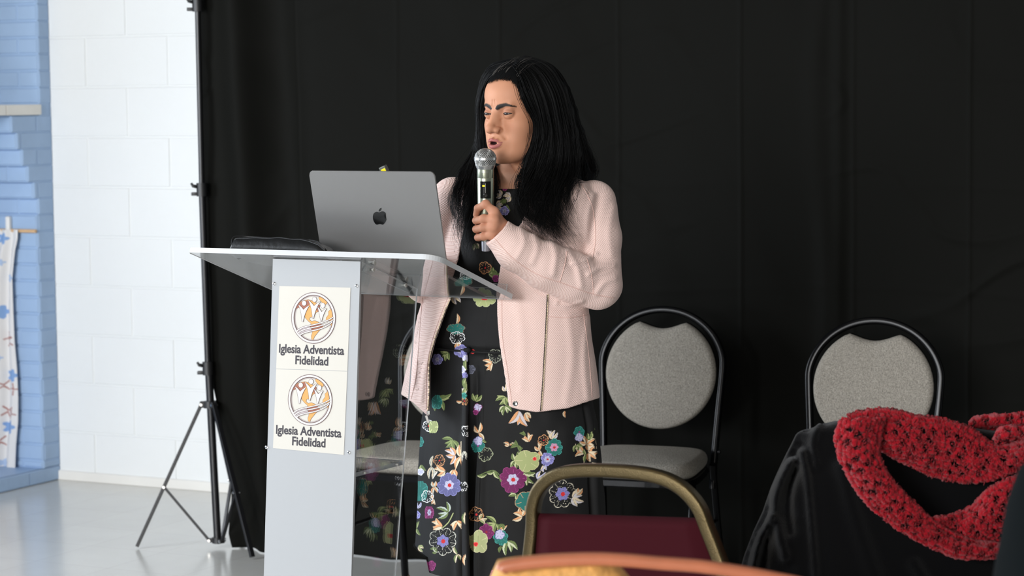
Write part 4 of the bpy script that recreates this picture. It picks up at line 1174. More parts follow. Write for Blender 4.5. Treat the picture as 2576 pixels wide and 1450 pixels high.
def pxpy(p):
    z = (p - CAM); w_ = z @ FW; return 1288 + FPX * (z @ RT) / w_, 725 - FPX * (z @ UP) / w_
strokes = [  # cloth folds: polyline px, half width px, height (m)
    ([(1345, 590), (1352, 625), (1340, 660)], 9, 0.0040), ([(1385, 602), (1398, 640), (1392, 690)], 9, 0.0045), ([(1430, 630), (1452, 670), (1462, 720)], 9, 0.0050),
    ([(1500, 640), (1470, 655), (1440, 662)], 7, 0.0055), ([(1545, 668), (1515, 672), (1482, 690)], 7, 0.0055), ([(1548, 700), (1520, 712), (1500, 740)], 8, 0.0045),
    ([(1310, 575), (1318, 610), (1300, 650)], 8, 0.0030), ([(1500, 480), (1480, 540), (1478, 610)], 9, 0.0035), ([(1545, 520), (1532, 580), (1538, 640)], 10, 0.0030),
    ([(1300, 760), (1315, 860), (1310, 980)], 14, 0.0030), ([(1430, 800), (1440, 900), (1425, 1010)], 12, 0.0030), ([(1480, 800), (1470, 900), (1478, 1000)], 9, 0.0030),
    ([(1400, 760), (1350, 740), (1300, 700)], 7, 0.0035), ([(1110, 690), (1085, 780), (1060, 900)], 10, 0.0040), ([(1075, 760), (1055, 860), (1040, 970)], 8, 0.0045), ([(1090, 860), (1068, 930), (1060, 1010)], 7, 0.0040),
    ([(1470, 480), (1430, 520), (1400, 560)], 9, 0.0030), ([(1465, 760), (1430, 770), (1400, 765)], 7, 0.004)]
def fold_h(x, y):
    h = np.zeros(len(x))
    for pl_, w_, am in strokes:
        pl_ = catmull(pl_, 5)[:, :2]; dm = np.full(len(x), 1e9)
        for a, b_ in zip(pl_[:-1], pl_[1:]):
            ba = b_ - a; t = np.clip(((x - a[0]) * ba[0] + (y - a[1]) * ba[1]) / (ba @ ba), 0, 1)
            dm = np.minimum(dm, (x - a[0] - t * ba[0]) ** 2 + (y - a[1] - t * ba[1]) ** 2)
        h += am * np.exp(-dm / (w_ * w_)) - am * 0.5 * np.exp(-dm / (w_ * w_ * 5))
    return h
eL = np.array([(400, 1262), (440, 1225), (470, 1200), (520, 1180), (600, 1164), (655, 1153), (690, 1140), (738, 1141), (793, 1119), (862, 1095), (910, 1083), (979, 1083), (1060, 1080)], float)
eR = np.array([(400, 1282), (440, 1322), (480, 1345), (560, 1312), (600, 1285), (640, 1264), (700, 1254), (740, 1250), (800, 1251), (860, 1256), (900, 1262), (950, 1270), (1000, 1277), (1060, 1283)], float)
hemx = np.array([(980, 985), (1000, 990), (1040, 1014), (1072, 1044), (1083, 1049), (1180, 1049), (1280, 1023), (1300, 1030), (1350, 1038), (1430, 1028), (1510, 1001), (1540, 995)], float)
def arms_sdf(p): return np.minimum(chain(p, ARM), chain(p, ARM2))
def jacket_outer(p):
    return smin(loft_sdf(p, JT), arms_sdf(p), 0.022)
def jacket_sdf(p, cut=True):
    x, y = pxpy(p)
    fh = np.where(p[:, 1] < YW + 0.08, fold_h(x, y), 0) + 0.0022 * nnoise(p[:, 0] * 14, p[:, 1] * 14, p[:, 2] * 9) 
    t = loft_sdf(p, JT); A_ = chain(p, ARM); A2 = chain(p, ARM2)
    o = smin(smin(t, A_, 0.020), A2, 0.02) - fh
    if not cut: return o
    inner = t + 0.0075
    e0 = np.interp(y, eL[:, 0], eL[:, 1]); e1 = np.interp(y, eR[:, 0], eR[:, 1])
    opn = np.maximum(np.maximum(e0 - x, x - e1) / 1030.0, p[:, 1] - (YW + 0.02))      # <0 inside the opening
    hem = (y - np.interp(x, hemx[:, 0], hemx[:, 1])) / 1030.0
    neck = sd_cap(p, W(1292, 380, 0.02), W(1290, 450, 0.05), 0.060, 0.062)
    torso = smax(smax(smax(t - fh, -inner, 0.002), -opn, 0.004), hem, 0.004)
    torso = smax(torso, -neck, 0.004)
    sl = np.minimum(A_, A2) - fh
    sl = smax(sl, -np.minimum(chain(p, [(W(1300, 629, -.165), .040), (W(1240, 572, -.175), .0265)]), chain(p, [(W(1066, 694, 0.02), .034), (W(1074, 672, -.2), .034)])), 0.002)
    cutp = np.array(W(1252, 582, -0.172)); nrm = np.array(W(1252, 582, -0.172)) - W(1300, 629, -0.165); nrm /= np.linalg.norm(nrm)
    near_ = np.linalg.norm(p - cutp, axis=1) - 0.09
    sl = smax(sl, np.maximum((p - cutp) @ nrm, near_ * -0 + np.where(near_ < 0, -1, -1)) if False else np.where(near_ < 0, (p - cutp) @ nrm, -1.0), 0.003)
    # sleeve only shows outside of the body shell
    return smin(torso, sl, 0.010)
lo = W(985, 1065, 0)[0], YW - 0.25, W(1288, 1065, 0)[2]; hi = W(1580, 400, 0)[0], YW + 0.22, W(1288, 405, 0)[2]
JVx, JQx = snet(jacket_sdf, lo, hi, 0.0036)
mj = mat('jacket pink', srgb(232, 204, 196), 0.85, spec=0.2, sheen=0.15)
nt = mj.node_tree; bs = nt.nodes['Principled BSDF']
tcn = nt.nodes.new('ShaderNodeTexCoord'); sp = nt.nodes.new('ShaderNodeSeparateXYZ'); nt.links.new(tcn.outputs['Object'], sp.inputs[0])
def mth(op, a, b_=None):
    n = nt.nodes.new('ShaderNodeMath'); n.operation = op
    for i, v in enumerate((a, b_)):
        if v is None: continue
        if isinstance(v, (int, float)): n.inputs[i].default_value = v
        else: nt.links.new(v, n.inputs[i])
    return n.outputs[0]
kf = 2 * math.pi / 0.0060
u1 = mth('MULTIPLY', mth('ADD', sp.outputs['X'], mth('MULTIPLY', sp.outputs['Y'], 0.7)), kf); u2 = mth('MULTIPLY', sp.outputs['Z'], kf)
dots = mth('MULTIPLY', mth('ADD', mth('MULTIPLY', mth('COSINE', u1), mth('COSINE', u2)), 1.0), 0.5)
bp = nt.nodes.new('ShaderNodeBump'); bp.inputs['Strength'].default_value = 0.5; bp.inputs['Distance'].default_value = 0.0016
nt.links.new(dots, bp.inputs['Height']); nt.links.new(bp.outputs[0], bs.inputs['Normal'])
mx_ = nt.nodes.new('ShaderNodeMix'); mx_.data_type = 'RGBA'
mx_.inputs[6].default_value = srgb(222, 188, 178); mx_.inputs[7].default_value = srgb(243, 218, 210)
nt.links.new(dots, mx_.inputs[0]); nt.links.new(mx_.outputs[2], bs.inputs['Base Color'])
jack = mesh_obj('jacket', JVx, JQx, mj, smooth=True); at_origin(jack, woman)
from mathutils.bvhtree import BVHTree
JBVH = BVHTree.FromPolygons(JVx.tolist(), JQx.tolist())
def surf(px, py, f=None, start=-0.32, default=None):
    """where the sight line meets the jacket (or the given distance field)"""
    d = ray(px, py); d = d / np.linalg.norm(d)
    if f is None:
        h = JBVH.ray_cast(Vector(CAM), Vector(d)); return default if h[0] is None else np.array(h[0])
    t = (YW + start) / d[1]
    for _ in range(60):
        p = CAM + d * t; s = float(f(p[None])[0])
        if s < 0.0004: return p
        t += s * 0.7
    return p
# seams, zip, snap
mat('seam pink', srgb(222, 188, 178), 0.9); mat('zip tape', srgb(18, 18, 20), 0.8); mat('zip brass', srgb(206, 190, 160), 0.3, metal=0.8)
def on_surface(pts, n=10, off=0.0006):
    out = []
    for q in catmull(pts, n):
        s = surf(q[0], q[1])
        if s is not None and s[1] < YW + 0.05: out.append(s - [0, off, 0])
    return np.array(out)
for pl_, r_ in (([(1244, 600), (1290, 650), (1350, 690), (1420, 715), (1490, 740), (1545, 750)], 0.0011), ([(1427, 632), (1420, 670), (1408, 712)], 0.0010),
          ([(1476, 650), (1488, 690), (1494, 740)], 0.0008), ([(1460, 460), (1490, 520), (1498, 600), (1490, 650)], 0.0010), ([(1380, 797), (1430, 800), (1484, 792)], 0.0008),
          ([(1262, 745), (1264, 850), (1276, 930), (1288, 1020)], 0.0010), ([(1468, 790), (1482, 900), (1490, 1000)], 0.0008), ([(1062, 750), (1054, 860), (1046, 950), (1034, 1005)], 0.0009),
          ([(1128, 745), (1108, 795), (1085, 865), (1074, 930), (1072, 1030)], 0.0009)):
    ps = on_surface(pl_, 8, 0.0003)
    if len(ps) > 3:
        bm = bmesh.new(); tube(bm, ps, r_, 6); at_origin(bobj('seam', bm, MATS['seam pink'], None, smooth=True), woman)
def zipper(pts, side, name='zipper'):
    c = on_surface(pts, 14, 0.0012); 
    if len(c) < 4: return
    bm = bmesh.new(); up_ = (0, -1, 0)
    tube(bm, c, 1.0, section=rect_sec(0.0042, 0.0007), up=(0, -1, 0.02))
    z_ = bobj(name, bm, MATS['zip tape'], None); at_origin(z_, woman)
    L_ = np.concatenate([[0], np.cumsum(np.linalg.norm(np.diff(c, axis=0), axis=1))]); n = int(L_[-1] / 0.0036)
    bm = bmesh.new()
    for t in np.linspace(0, L_[-1], n):
        p = np.array([np.interp(t, L_, c[:, i]) for i in range(3)]); p2 = np.array([np.interp(min(t + 0.004, L_[-1]), L_, c[:, i]) for i in range(3)]); tg = p2 - p
        if np.linalg.norm(tg) < 1e-6: continue
        tg /= np.linalg.norm(tg); sd = np.cross(tg, [0, -1, 0]); sd /= np.linalg.norm(sd)
        bbox(bm, p + sd * side * 0.0022 + np.array([0, -0.0012, 0]), sd, tg, np.cross(sd, tg), 0.0034, 0.0022, 0.0016)
    te = bobj('zip_teeth', bm, MATS['zip brass'], None, autosmooth=40); te['kind'] = 'stuff'; at_origin(te, woman); te.parent = z_
    return z_
za = zipper([(1122, 652), (1131, 703), (1139, 738), (1117, 793), (1093, 862), (1081.5, 910), (1081, 979), (1078, 1036)], 1)
zb = zipper([(1376, 742), (1372, 830), (1368, 900), (1364, 970), (1359, 1034)], -1)
p = on_surface([(1078, 1038), (1079, 1040)], 2, 0.004)[0]
bm = bmesh.new(); bbox(bm, p, X3, Z3, Y3, 0.008, 0.010, 0.004, 0.001); bbox(bm, p - [0.003, 0.002, 0.016], (0.95, 0, 0.3), (-0.3, 0, 0.95), Y3, 0.007, 0.020, 0.002, 0.0008)
at_origin(bobj('zip_pull', bm, MATS['chrome'], None), woman)
p = on_surface([(1296, 1016), (1297, 1016)], 2, 0.0)[0]
bm = bmesh.new(); lathe(bm, p, (0, -1, 0), [(-0.001, 0.0062), (0.0018, 0.0062), (0.0024, 0.005), (0.0014, 0.003)], 24); at_origin(bobj('snap', bm, MATS['chrome'], None, autosmooth=40), woman)
# ---- dress -------------------------------------------------------------------
DT = mk_tab([(455, 1165, 1455, .085, .045), (480, 1150, 1470, .098, .035), (540, 1140, 1480, .115, .03), (600, 1132, 1482, .128, .025), (660, 1122, 1472, .128, .025), (740, 1100, 1465, .120, .025), (800, 1085, 1460, .118, .025),
             (872, 1078, 1462, .116, .025), (880, 1078, 1462, .116, .025), (940, 1072, 1476, .126, .025), (1000, 1066, 1490, .140, .025), (1060, 1060, 1504, .152, .025), (1150, 1054, 1513, .168, .025), (1250, 1050, 1519, .178, .025), (1385, 1044, 1527, .188, .025), (1500, 1040, 1534, .192, .025)])
N_U, N_V = 800, 900
pyr = np.concatenate([np.linspace(455, 700, 170)[:-1], np.linspace(700, 1470, N_V - 169)])
th = np.linspace(0, 2 * np.pi, N_U, endpoint=False)     # 0 = towards the body's front
# denser in front
th = th - 0.55 * np.sin(th)
zrow = np.array([W(1288, y)[2] for y in pyr])
cx, a_, b_, cy_ = interp_tab(DT, zrow)
thg = th[None, :]; 
fold = np.zeros((len(pyr), N_U))
amp = np.clip((pyr - 900) / 300, 0, 1)[:, None]
def gth(c, w_): return np.exp(-(((thg - c + np.pi) % (2 * np.pi) - np.pi) / w_) ** 2)
def th_px(px, py=1250):
    """angle whose front surface point shows at px"""
    cxx, aa, bb, cyy = [float(t) for t in interp_tab(DT, np.array([W(1288, py)[2]]))]
    t = np.linspace(-1.9, 1.9, 800); X_ = cxx + aa * np.sin(t) * bcy - bb * np.cos(t) * bsy; Y_ = cyy - aa * np.sin(t) * bsy - bb * np.cos(t) * bcy
    px_, _ = proj(np.stack([X_, Y_, np.full(800, W(1288, py)[2])], 1)); return float(np.interp(px, px_, t))
t_main = th_px(1184); t_l1 = th_px(1086); t_l2 = th_px(1066); t_r = th_px(1490)
fold -= amp * 0.030 * gth(t_main, 0.035); fold += amp * 0.012 * gth(t_main - 0.10, 0.05); fold += amp * 0.008 * gth(t_main + 0.10, 0.06)
fold -= amp * 0.026 * gth(t_l1 - 0.05, 0.05); fold += amp * 0.012 * gth(t_l1 + 0.06, 0.05); fold -= amp * 0.02 * gth(t_l2 - 0.2, 0.06)
fold -= amp * 0.012 * gth(t_r, 0.04); fold += amp * 0.008 * gth(t_r + 0.1, 0.05)
for k in range(9): fold += amp * 0.012 * gth(2.0 + k * 0.27, 0.09) * (1 if k % 2 else -1)
fold += amp * 0.003 * nnoise(thg * 3, pyr[:, None] / 160, 4) + 0.002 * nnoise(thg * 5, pyr[:, None] / 60, 8)
fold -= 0.006 * np.exp(-((pyr - 876) / 9.0) ** 2)[:, None]
A_ = a_[:, None] + fold; B_ = b_[:, None] + fold
U_, V_ = A_ * np.sin(thg), -B_ * np.cos(thg)
X_ = cx[:, None] + U_ * bcy + V_ * bsy; Y_ = cy_[:, None] - U_ * bsy + V_ * bcy
Zg = np.repeat(zrow[:, None], N_U, 1)
# bust
chest = np.exp(-((pyr - 610) / 55.0) ** 2)[:, None] * (np.clip(np.cos(thg - 0.35), 0, 1) ** 3 + np.clip(np.cos(thg + 0.45), 0, 1) ** 3) * 0.012
X_ -= chest * bsy; Y_ -= chest * bcy
# hem: bottom rows bunch up to the hem line (it rises on the left side)
base_px, _ = proj(np.stack([X_[-1], Y_[-1], Zg[-1]], 1))
frontm = (np.cos(th) > -0.2)
hem_py = np.where(frontm, np.interp(base_px, [1035, 1072, 1080, 1150, 1185, 1230, 1540], [1380, 1392, 1428, 1434, 1448, 1462, 1470]), 1440)
hem_z = np.array([W(1288, y)[2] for y in hem_py])
Zg = np.maximum(Zg, hem_z[None, :])
neck_z = np.array([W(1288, y)[2] for y in (474 - 16 * np.clip(1 - np.cos(th), 0, 1))]); Zg = np.minimum(Zg, neck_z[None, :])
DV = np.stack([X_, Y_, Zg], -1)
sx, sy = proj(DV.reshape(-1, 3)); 
# ---- printed flowers, drawn on the cloth
dcol = np.tile(lin([25, 25, 25]), (len(sx), 1))
isf = (np.tile(np.cos(th + 0.1) > -0.1, len(pyr)))
BLUE, LAV, MAR, OLI, TEAL, PEA, CRE, GRN, RED, VIO, WHT = [98, 98, 142], [190, 188, 214], [112, 38, 86], [164, 172, 118], [42, 112, 104], [220, 160, 112], [224, 206, 176], [108, 124, 74], [196, 44, 46], [124, 122, 176], [206, 204, 190]
def sel(x, y, r):
    m_ = (np.abs(sx - x) < r) & (np.abs(sy - y) < r) & isf; return np.nonzero(m_)[0]
def flower(x, y, R, c, n=7, ph=0.0, cc=None, core=RED, rc=0.42, edge=None, hollow=False, lines=None, sq=1.0):
    i = sel(x, y, R * 1.25)
    if not len(i): return
    dx, dy = (sx[i] - x), (sy[i] - y) / sq; a = np.arctan2(dy, dx) + ph; r = np.hypot(dx, dy)
    lobe = 0.80 + 0.20 * np.abs(np.cos(n * a / 2)) ** 0.6 + 0.05 * np.sin(3 * a + x)
    rim = R * lobe; ins = r < rim
    if not hollow: dcol[i[ins]] = lin(c)
    ec = edge if edge is not None else [min(255, int(v * 1.25 + 25)) for v in c]
    ln_ = (np.abs(np.sin(n * a / 2)) < 0.9 / np.maximum(r, 2) * 1.3) & ins & (r > R * 0.35)
    dcol[i[ln_]] = lin(ec if lines is None else lines)
    rm = ins & (r > rim - (1.5 if hollow else 1.1)); dcol[i[rm]] = lin(ec)
    if hollow:
        l2 = (np.abs(np.sin(n * 1.5 * a + 0.7)) < 1.0 / np.maximum(r, 2)) & ins & (r > R * 0.45) & (r < R * 0.8); dcol[i[l2]] = lin(ec)
    if cc is not None:
        k = r < R * rc * (0.9 + 0.1 * np.cos(6 * a)); dcol[i[k]] = lin(cc)
        k2 = k & (np.abs(np.sin(4 * a + 2)) < 1.3 / np.maximum(r, 1)); dcol[i[k2]] = lin([int(v * 0.7) for v in cc])
    if core is not None:
        k = np.hypot(dx - R * 0.03, dy - R * 0.02) < max(R * 0.15, 1.8); dcol[i[k]] = lin(core)
def leaf(x0, y0, ang, L_, w_, c, c2=None, bend=0.15):
    a = math.radians(ang); i = sel(x0 + L_ / 2 * math.cos(a), y0 + L_ / 2 * math.sin(a), L_ * 0.75 + 3)
    if not len(i): return
    dx, dy = sx[i] - x0, sy[i] - y0; u_ = (dx * math.cos(a) + dy * math.sin(a)) / L_; v_ = -dx * math.sin(a) + dy * math.cos(a)
    v_ = v_ - bend * L_ * np.sin(np.clip(u_, 0, 1) * math.pi)
    hw = w_ / 2 * np.sin(np.clip(u_, 0, 1) ** 0.8 * math.pi) ** 0.8
    ins = (u_ > 0) & (u_ < 1) & (np.abs(v_) < hw); dcol[i[ins]] = lin(c)
    if c2 is not None: k = ins & (v_ > 0); dcol[i[k]] = lin(c2)
    k = ins & (np.abs(v_) < 0.5); dcol[i[k]] = lin([int(q * 0.6) for q in c])
def stem(pts, c=GRN, w_=1.0):
    pts = catmull(pts, 6)[:, :2]
    for a, b_ in zip(pts[:-1], pts[1:]):
        i = sel((a[0] + b_[0]) / 2, (a[1] + b_[1]) / 2, 9); ba = b_ - a
        t = np.clip(((sx[i] - a[0]) * ba[0] + (sy[i] - a[1]) * ba[1]) / (ba @ ba + 1e-9), 0, 1)
        k = np.hypot(sx[i] - a[0] - t * ba[0], sy[i] - a[1] - t * ba[1]) < w_; dcol[i[k]] = lin(c)
def spray(x, y, angs, L_, w_, c, c2=None):
    for q, a in enumerate(angs): leaf(x, y, a, L_ * (0.85 + 0.3 * ((q * 37) % 10) / 10), w_, c, c2, 0.12 if q % 2 else -0.12)
C2 = [206, 198, 200]
# leaves first
spray(1140, 1108, (160, 185, 135, 80, 60), 28, 9, GRN, [136, 150, 96])
stem([(1160, 1112), (1158, 1150), (1146, 1180), (1142, 1195)], CRE); spray(1145, 1146, (180, 205, 120, 235), 28, 11, C2, PEA); spray(1158, 1150, (80, 110, 265, 285), 32, 11, CRE, PEA)
spray(1120, 1186, (150, 190, 215), 28, 12, CRE, PEA); spray(1140, 1182, (70, 100), 26, 10, PEA, CRE); leaf(1100, 1186, 120, 24, 10, [228, 222, 214], CRE)
spray(1092, 1226, (250, 100, 60, 285), 18, 8, WHT, PEA); spray(1090, 1256, (250, 70, 110), 15, 7, CRE, PEA)
spray(1128, 1290, (175, 200, 150, 260), 32, 10, GRN, [180, 190, 180]); stem([(1140, 1292), (1128, 1315), (1112, 1330)], OLI, 1.3)
spray(1112, 1326, (180, 205, 235, 160), 28, 12, CRE, PEA); spray(1150, 1312, (150, 110, 60, 20), 24, 11, PEA, CRE)
stem([(1205, 1197), (1230, 1186), (1246, 1186), (1260, 1200)], GRN); leaf(1200, 1197, -8, 26, 8, GRN, [190, 196, 150]); leaf(1224, 1190, -10, 20, 8, GRN, [190, 196, 150]); leaf(1243, 1184, 55, 26, 10, GRN, [190, 196, 150]); leaf(1262, 1215, 240, 16, 8, GRN)
spray(1296, 1160, (250, 285, 90, 120), 24, 10, GRN, [190, 196, 150]); spray(1316, 1190, (20, 45, 75, 0), 36, 12, GRN, [196, 200, 160])
spray(1282, 1120, (180, 200, 350), 16, 6, CRE, PEA); spray(1302, 1122, (250, 160, 200, 30, 70), 18, 8, GRN)
spray(1330, 1112, (235, 265, 300, 205), 22, 9, CRE, PEA); spray(1322, 1096, (240, 200), 16, 7, GRN); spray(1357, 1134, (220, 260, 290, 60), 20, 8, CRE, PEA)
spray(1388, 1106, (265, 240, 290, 310), 26, 9, CRE, [206, 200, 204]); spray(1367, 1172, (60, 90, 120), 16, 8, LAV, CRE); spray(1352, 1206, (290, 320, 60), 26, 10, LAV, CRE)
stem([(1448, 1118), (1452, 1135), (1470, 1140), (1469, 1165)], CRE); spray(1470, 1140, (200, 160, 240), 24, 11, CRE, PEA); spray(1476, 1118, (200, 240, 30, 60, 330), 24, 10, CRE, PEA)
spray(1480, 1140, (310, 350, 40, 80), 26, 11, CRE, PEA); spray(1482, 1108, (260, 285), 22, 9, GRN, OLI); spray(1450, 1120, (70, 110, 20), 18, 8, GRN, OLI); spray(1474, 1145, (250, 100), 18, 8, GRN, OLI)
leaf(1495, 1080, -15, 22, 13, GRN, OLI); leaf(1505, 1100, 90, 26, 6, CRE); leaf(1488, 1165, 10, 18, 7, CRE, PEA); leaf(1500, 1130, 280, 18, 7, CRE)
spray(1298, 1246, (200, 170, 30, 60), 18, 9, GRN, [190, 196, 150]); spray(1314, 1300, (250, 280, 160, 200), 28, 11, CRE, PEA)
spray(1440, 1252, (350, 20, 320, 60), 30, 12, CRE, [206, 200, 204]); spray(1452, 1245, (280, 310), 20, 9, CRE, PEA)
spray(1248, 1318, (185, 215, 155, 100, 70), 30, 10, GRN, OLI); leaf(1250, 1332, -20, 28, 9, PEA, CRE); spray(1262, 1318, (75, 110), 20, 8, GRN)
spray(1276, 1362, (70, 95, 40), 36, 12, GRN, [200, 206, 170]); leaf(1262, 1375, 110, 18, 8, GRN)
spray(1172, 1340, (80, 100, 260), 26, 9, CRE, PEA); spray(1206, 1308, (300, 350, 40), 20, 8, CRE, OLI)
spray(1204, 1090, (240, 280, 60), 26, 9, CRE, PEA); spray(1208, 1100, (80, 40, 120), 20, 8, GRN, OLI)
spray(1060, 1170, (90, 50, 120, 70), 18, 7, GRN, OLI); spray(1048, 1330, (260, 60, 290), 20, 7, GRN, OLI); spray(1050, 1280, (270, 300), 18, 7, LAV); spray(1085, 1175, (80, 100, 280), 30, 8, WHT, CRE)
spray(1150, 1395, (60, 100, 250), 22, 8, CRE, GRN); spray(1100, 1385, (150, 190), 18, 8, GRN); spray(1052, 1375, (20, 50), 18, 8, OLI, CRE)
# upper dress
spray(1140, 745, (300, 330, 40, 70, 10), 26, 11, C2, CRE); leaf(1149, 815, 272, 26, 9, CRE, PEA); spray(1128, 888, (150, 110, 190, 80), 22, 9, GRN, OLI); spray(1150, 862, (60, 90), 20, 9, CRE, PEA)
spray(1238, 914, (165, 195, 130, 100), 24, 9, CRE, PEA); spray(1100, 1004, (0, 340, 60, 100), 36, 12, GRN, OLI); leaf(1148, 1010, 0, 16, 7, PEA, CRE); spray(1196, 1010, (290, 315, 250), 22, 9, GRN, OLI)
spray(1272, 1000, (190, 160, 130, 80, 60), 26, 10, GRN, OLI); spray(1270, 1022, (70, 100, 40, 130), 24, 9, GRN, [196, 200, 160]); spray(1272, 985, (240, 270), 18, 8, CRE, C2)
spray(1305, 1035, (95, 60, 130), 42, 16, C2, PEA); spray(1320, 1040, (40, 60), 24, 11, CRE, PEA); leaf(1420, 1034, 80, 18, 7, PEA, CRE)
spray(1262, 492, (200, 240, 160), 16, 8, C2, CRE); spray(1284, 494, (150, 180, 120, 210), 18, 9, CRE, C2); spray(1248, 516, (0, 30, 330), 20, 10, CRE, C2); spray(1268, 500, (80, 100, 140), 16, 7, GRN); spray(1275, 515, (100, 60), 18, 7, GRN)
spray(1230, 690, (330, 0, 40, 300), 24, 10, GRN, OLI); spray(1252, 690, (160, 200, 20), 18, 9, GRN); spray(1196, 612, (80, 100, 60), 18, 8, CRE, GRN); spray(1160, 690, (80, 110), 22, 9, CRE, C2)
spray(1205, 500, (70, 110), 18, 8, CRE, C2); spray(1190, 580, (250, 80), 18, 8, GRN)
# blossoms
flower(1130, 1221, 30, BLUE, 9, 0.3, LAV, RED, 0.42); flower(1290, 1207, 34, MAR, 9, 0.1, LAV, RED, 0.44); flower(1327, 1160, 33, OLI, 5, 0.6, None, None, edge=[214, 208, 160], sq=0.85); flower(1345, 1155, 5, RED, 5, 0, None, None)
flower(1394, 1126, 22, TEAL, 8, 0.0, [206, 150, 180], RED, 0.5); flower(1377, 1156, 17, VIO, 7, 0.2, LAV, RED, 0.5); flower(1367, 1108, 14, PEA, 6, 0.4, None, RED, hollow=True, edge=PEA)
flower(1457, 1087, 14, TEAL, 6, 0.2, None, [140, 50, 110]); flower(1457, 1101, 11, LAV, 4, 0.3, None, None, edge=[120, 120, 170]); flower(1415, 1243, 36, WHT, 9, 0.1, VIO, RED, 0.5, edge=[214, 206, 186], hollow=True)
flower(1322, 1262, 26, TEAL, 5, 0.9, None, None, edge=[214, 170, 130]); flower(1114, 1362, 35, WHT, 9, 0.5, VIO, RED, 0.46, edge=WHT, hollow=True)
flower(1260, 1354, 19, TEAL, 7, 0.3, None, None); flower(1257, 1346, 13, LAV, 5, 0.1, None, None, edge=[110, 110, 165]); flower(1223, 1339, 20, MAR, 7, 0.7, None, [150, 40, 60]); flower(1204, 1364, 25, [176, 182, 132], 5, 0.4, None, None, edge=[220, 214, 170], sq=1.2); flower(1197, 1370, 6, RED, 5, 0, None, None)
flower(1221, 1143, 19, WHT, 7, 0.0, None, None, edge=[176, 182, 150], hollow=True); flower(1202, 1122, 17, TEAL, 6, 0.0, None, [140, 50, 110]); flower(1203, 1110, 12, LAV, 5, 0.5, None, None, edge=[110, 110, 165])
flower(1105, 1159, 15, PEA, 6, 0.1, None, RED, edge=PEA, hollow=True); flower(1198, 1295, 19, PEA, 6, 0.8, None, RED, edge=PEA, hollow=True); flower(1084, 1424, 13, MAR, 5, 0.2, None, None); flower(1247, 1446, 14, MAR, 6, 0.2, None, None)
flower(1054, 1112, 13, TEAL, 6); flower(1056, 1236, 20, TEAL, 6, 0.4, None, None, sq=1.6); flower(1058, 1188, 9, LAV, 5, 0, None, None); flower(1048, 1296, 10, VIO, 5, 0.3, LAV, None); flower(1078, 1072, 15, WHT, 6, 0.3, None, RED, hollow=True); flower(1090, 1075, 12, OLI, 5, 0, None, None, sq=2.2)
flower(1075, 1250, 16, WHT, 7, 0.2, None, None, hollow=True); flower(1080, 1290, 12, MAR, 5, 0.1, LAV, None, sq=1.8)
flower(1219, 745, 30, OLI, 8, 0.2, None, None, edge=[196, 202, 160]); flower(1219, 752, 8, RED, 5, 0, None, None, sq=0.55)
flower(1147, 828, 24, TEAL, 6, 0.2, None, None, edge=[150, 120, 100], sq=0.6); flower(1150, 850, 20, WHT, 7, 0.6, None, None, hollow=True, sq=0.8); flower(1160, 884, 18, VIO, 6, 0.4, LAV, RED, 0.5, sq=0.9); flower(1189, 885, 6, RED, 5, 0, None, None)
flower(1246, 896, 18, WHT, 7, 0.2, None, None, edge=[176, 180, 160], hollow=True); flower(1099, 1012, 14, TEAL, 5, 0.2, None, None, sq=1.4); flower(1202, 1026, 11, LAV, 4, 0.3, None, None, edge=MAR); flower(1197, 1038, 7, MAR, 5, 0, None, None)
flower(1269, 531, 12, VIO, 5, 0.1, LAV, None); flower(1270, 475, 6, MAR, 5, 0, None, None); flower(1220, 674, 16, PEA, 6, 0.3, None, RED, hollow=True, edge=PEA); flower(1247, 701, 9, MAR, 6, 0, None, None); flower(1100, 905, 14, VIO, 6, 0.1, LAV, None); flower(1184, 930, 12, [70, 72, 84], 6, 0, None, None)
mat('dress print', (1, 1, 1, 1), 0.7, attr='Col', spec=0.22)
DF = grid_faces(len(pyr), N_U); i_ = np.arange(len(pyr) - 1)
wrapf = np.stack([i_ * N_U + N_U - 1, (i_ + 1) * N_U + N_U - 1, (i_ + 1) * N_U, i_ * N_U], 1)
DF = np.concatenate([DF, wrapf])[:, ::-1]
dress = mesh_obj('dress', DV.reshape(-1, 3), DF, MATS['dress print'], smooth=True); set_col(dress, dcol); at_origin(dress, woman)
# sash: waist band and hanging tail
def dsurf(px, py):
    return surf(px, py, lambda p: loft_sdf(p, DT) * 0.8, -0.30)
wz = W(1288, 877)[2]; k = int(np.argmin(abs(zrow - wz)))
bm = bmesh.new(); ringp = DV[k][::8] ; cc_ = ringp.mean(0); ringp = cc_ + (ringp - cc_) * 1.008
tube(bm, ringp, 1.0, section=rect_sec(0.0022, 0.008), up=(0, 0, 1), closed=True)
at_origin(bobj('waist_band', bm, mat('black crepe', srgb(27, 27, 27), 0.7, spec=0.2), None), woman)
nn = 260; sv = []; sc = []
bks = sx, sy
for j, py in enumerate(np.linspace(878, 1462, nn)):
    xl = np.interp(py, [878, 900, 1020, 1250, 1462], [1158, 1162, 1162, 1160, 1164]); xr = xl + np.interp(py, [878, 1020, 1462], [16, 17, 20])
    for i in range(14):
        t = i / 13; px = xl + (xr - xl) * t; s = dsurf(px, py); sv.append(s - np.array([0, 0.004 + 0.010 * math.sin(t * math.pi) + 0.016 * min(1, (py - 870) / 200), 0]))
sv = np.array(sv); sx, sy = proj(sv); isf = np.ones(len(sx), bool); keep = dcol; dcol = np.tile(lin([28, 28, 29]), (len(sx), 1))
for (x, y, r, c) in ((1166, 892, 11, VIO), (1172, 902, 9, LAV), (1164, 930, 9, LAV), (1170, 945, 8, VIO), (1166, 985, 8, CRE)): flower(x, y, r, c, 5, y, None, None)
for y in (905, 950, 960, 975): leaf(1172, y, 80 + y % 30, 26, 9, OLI, GRN)
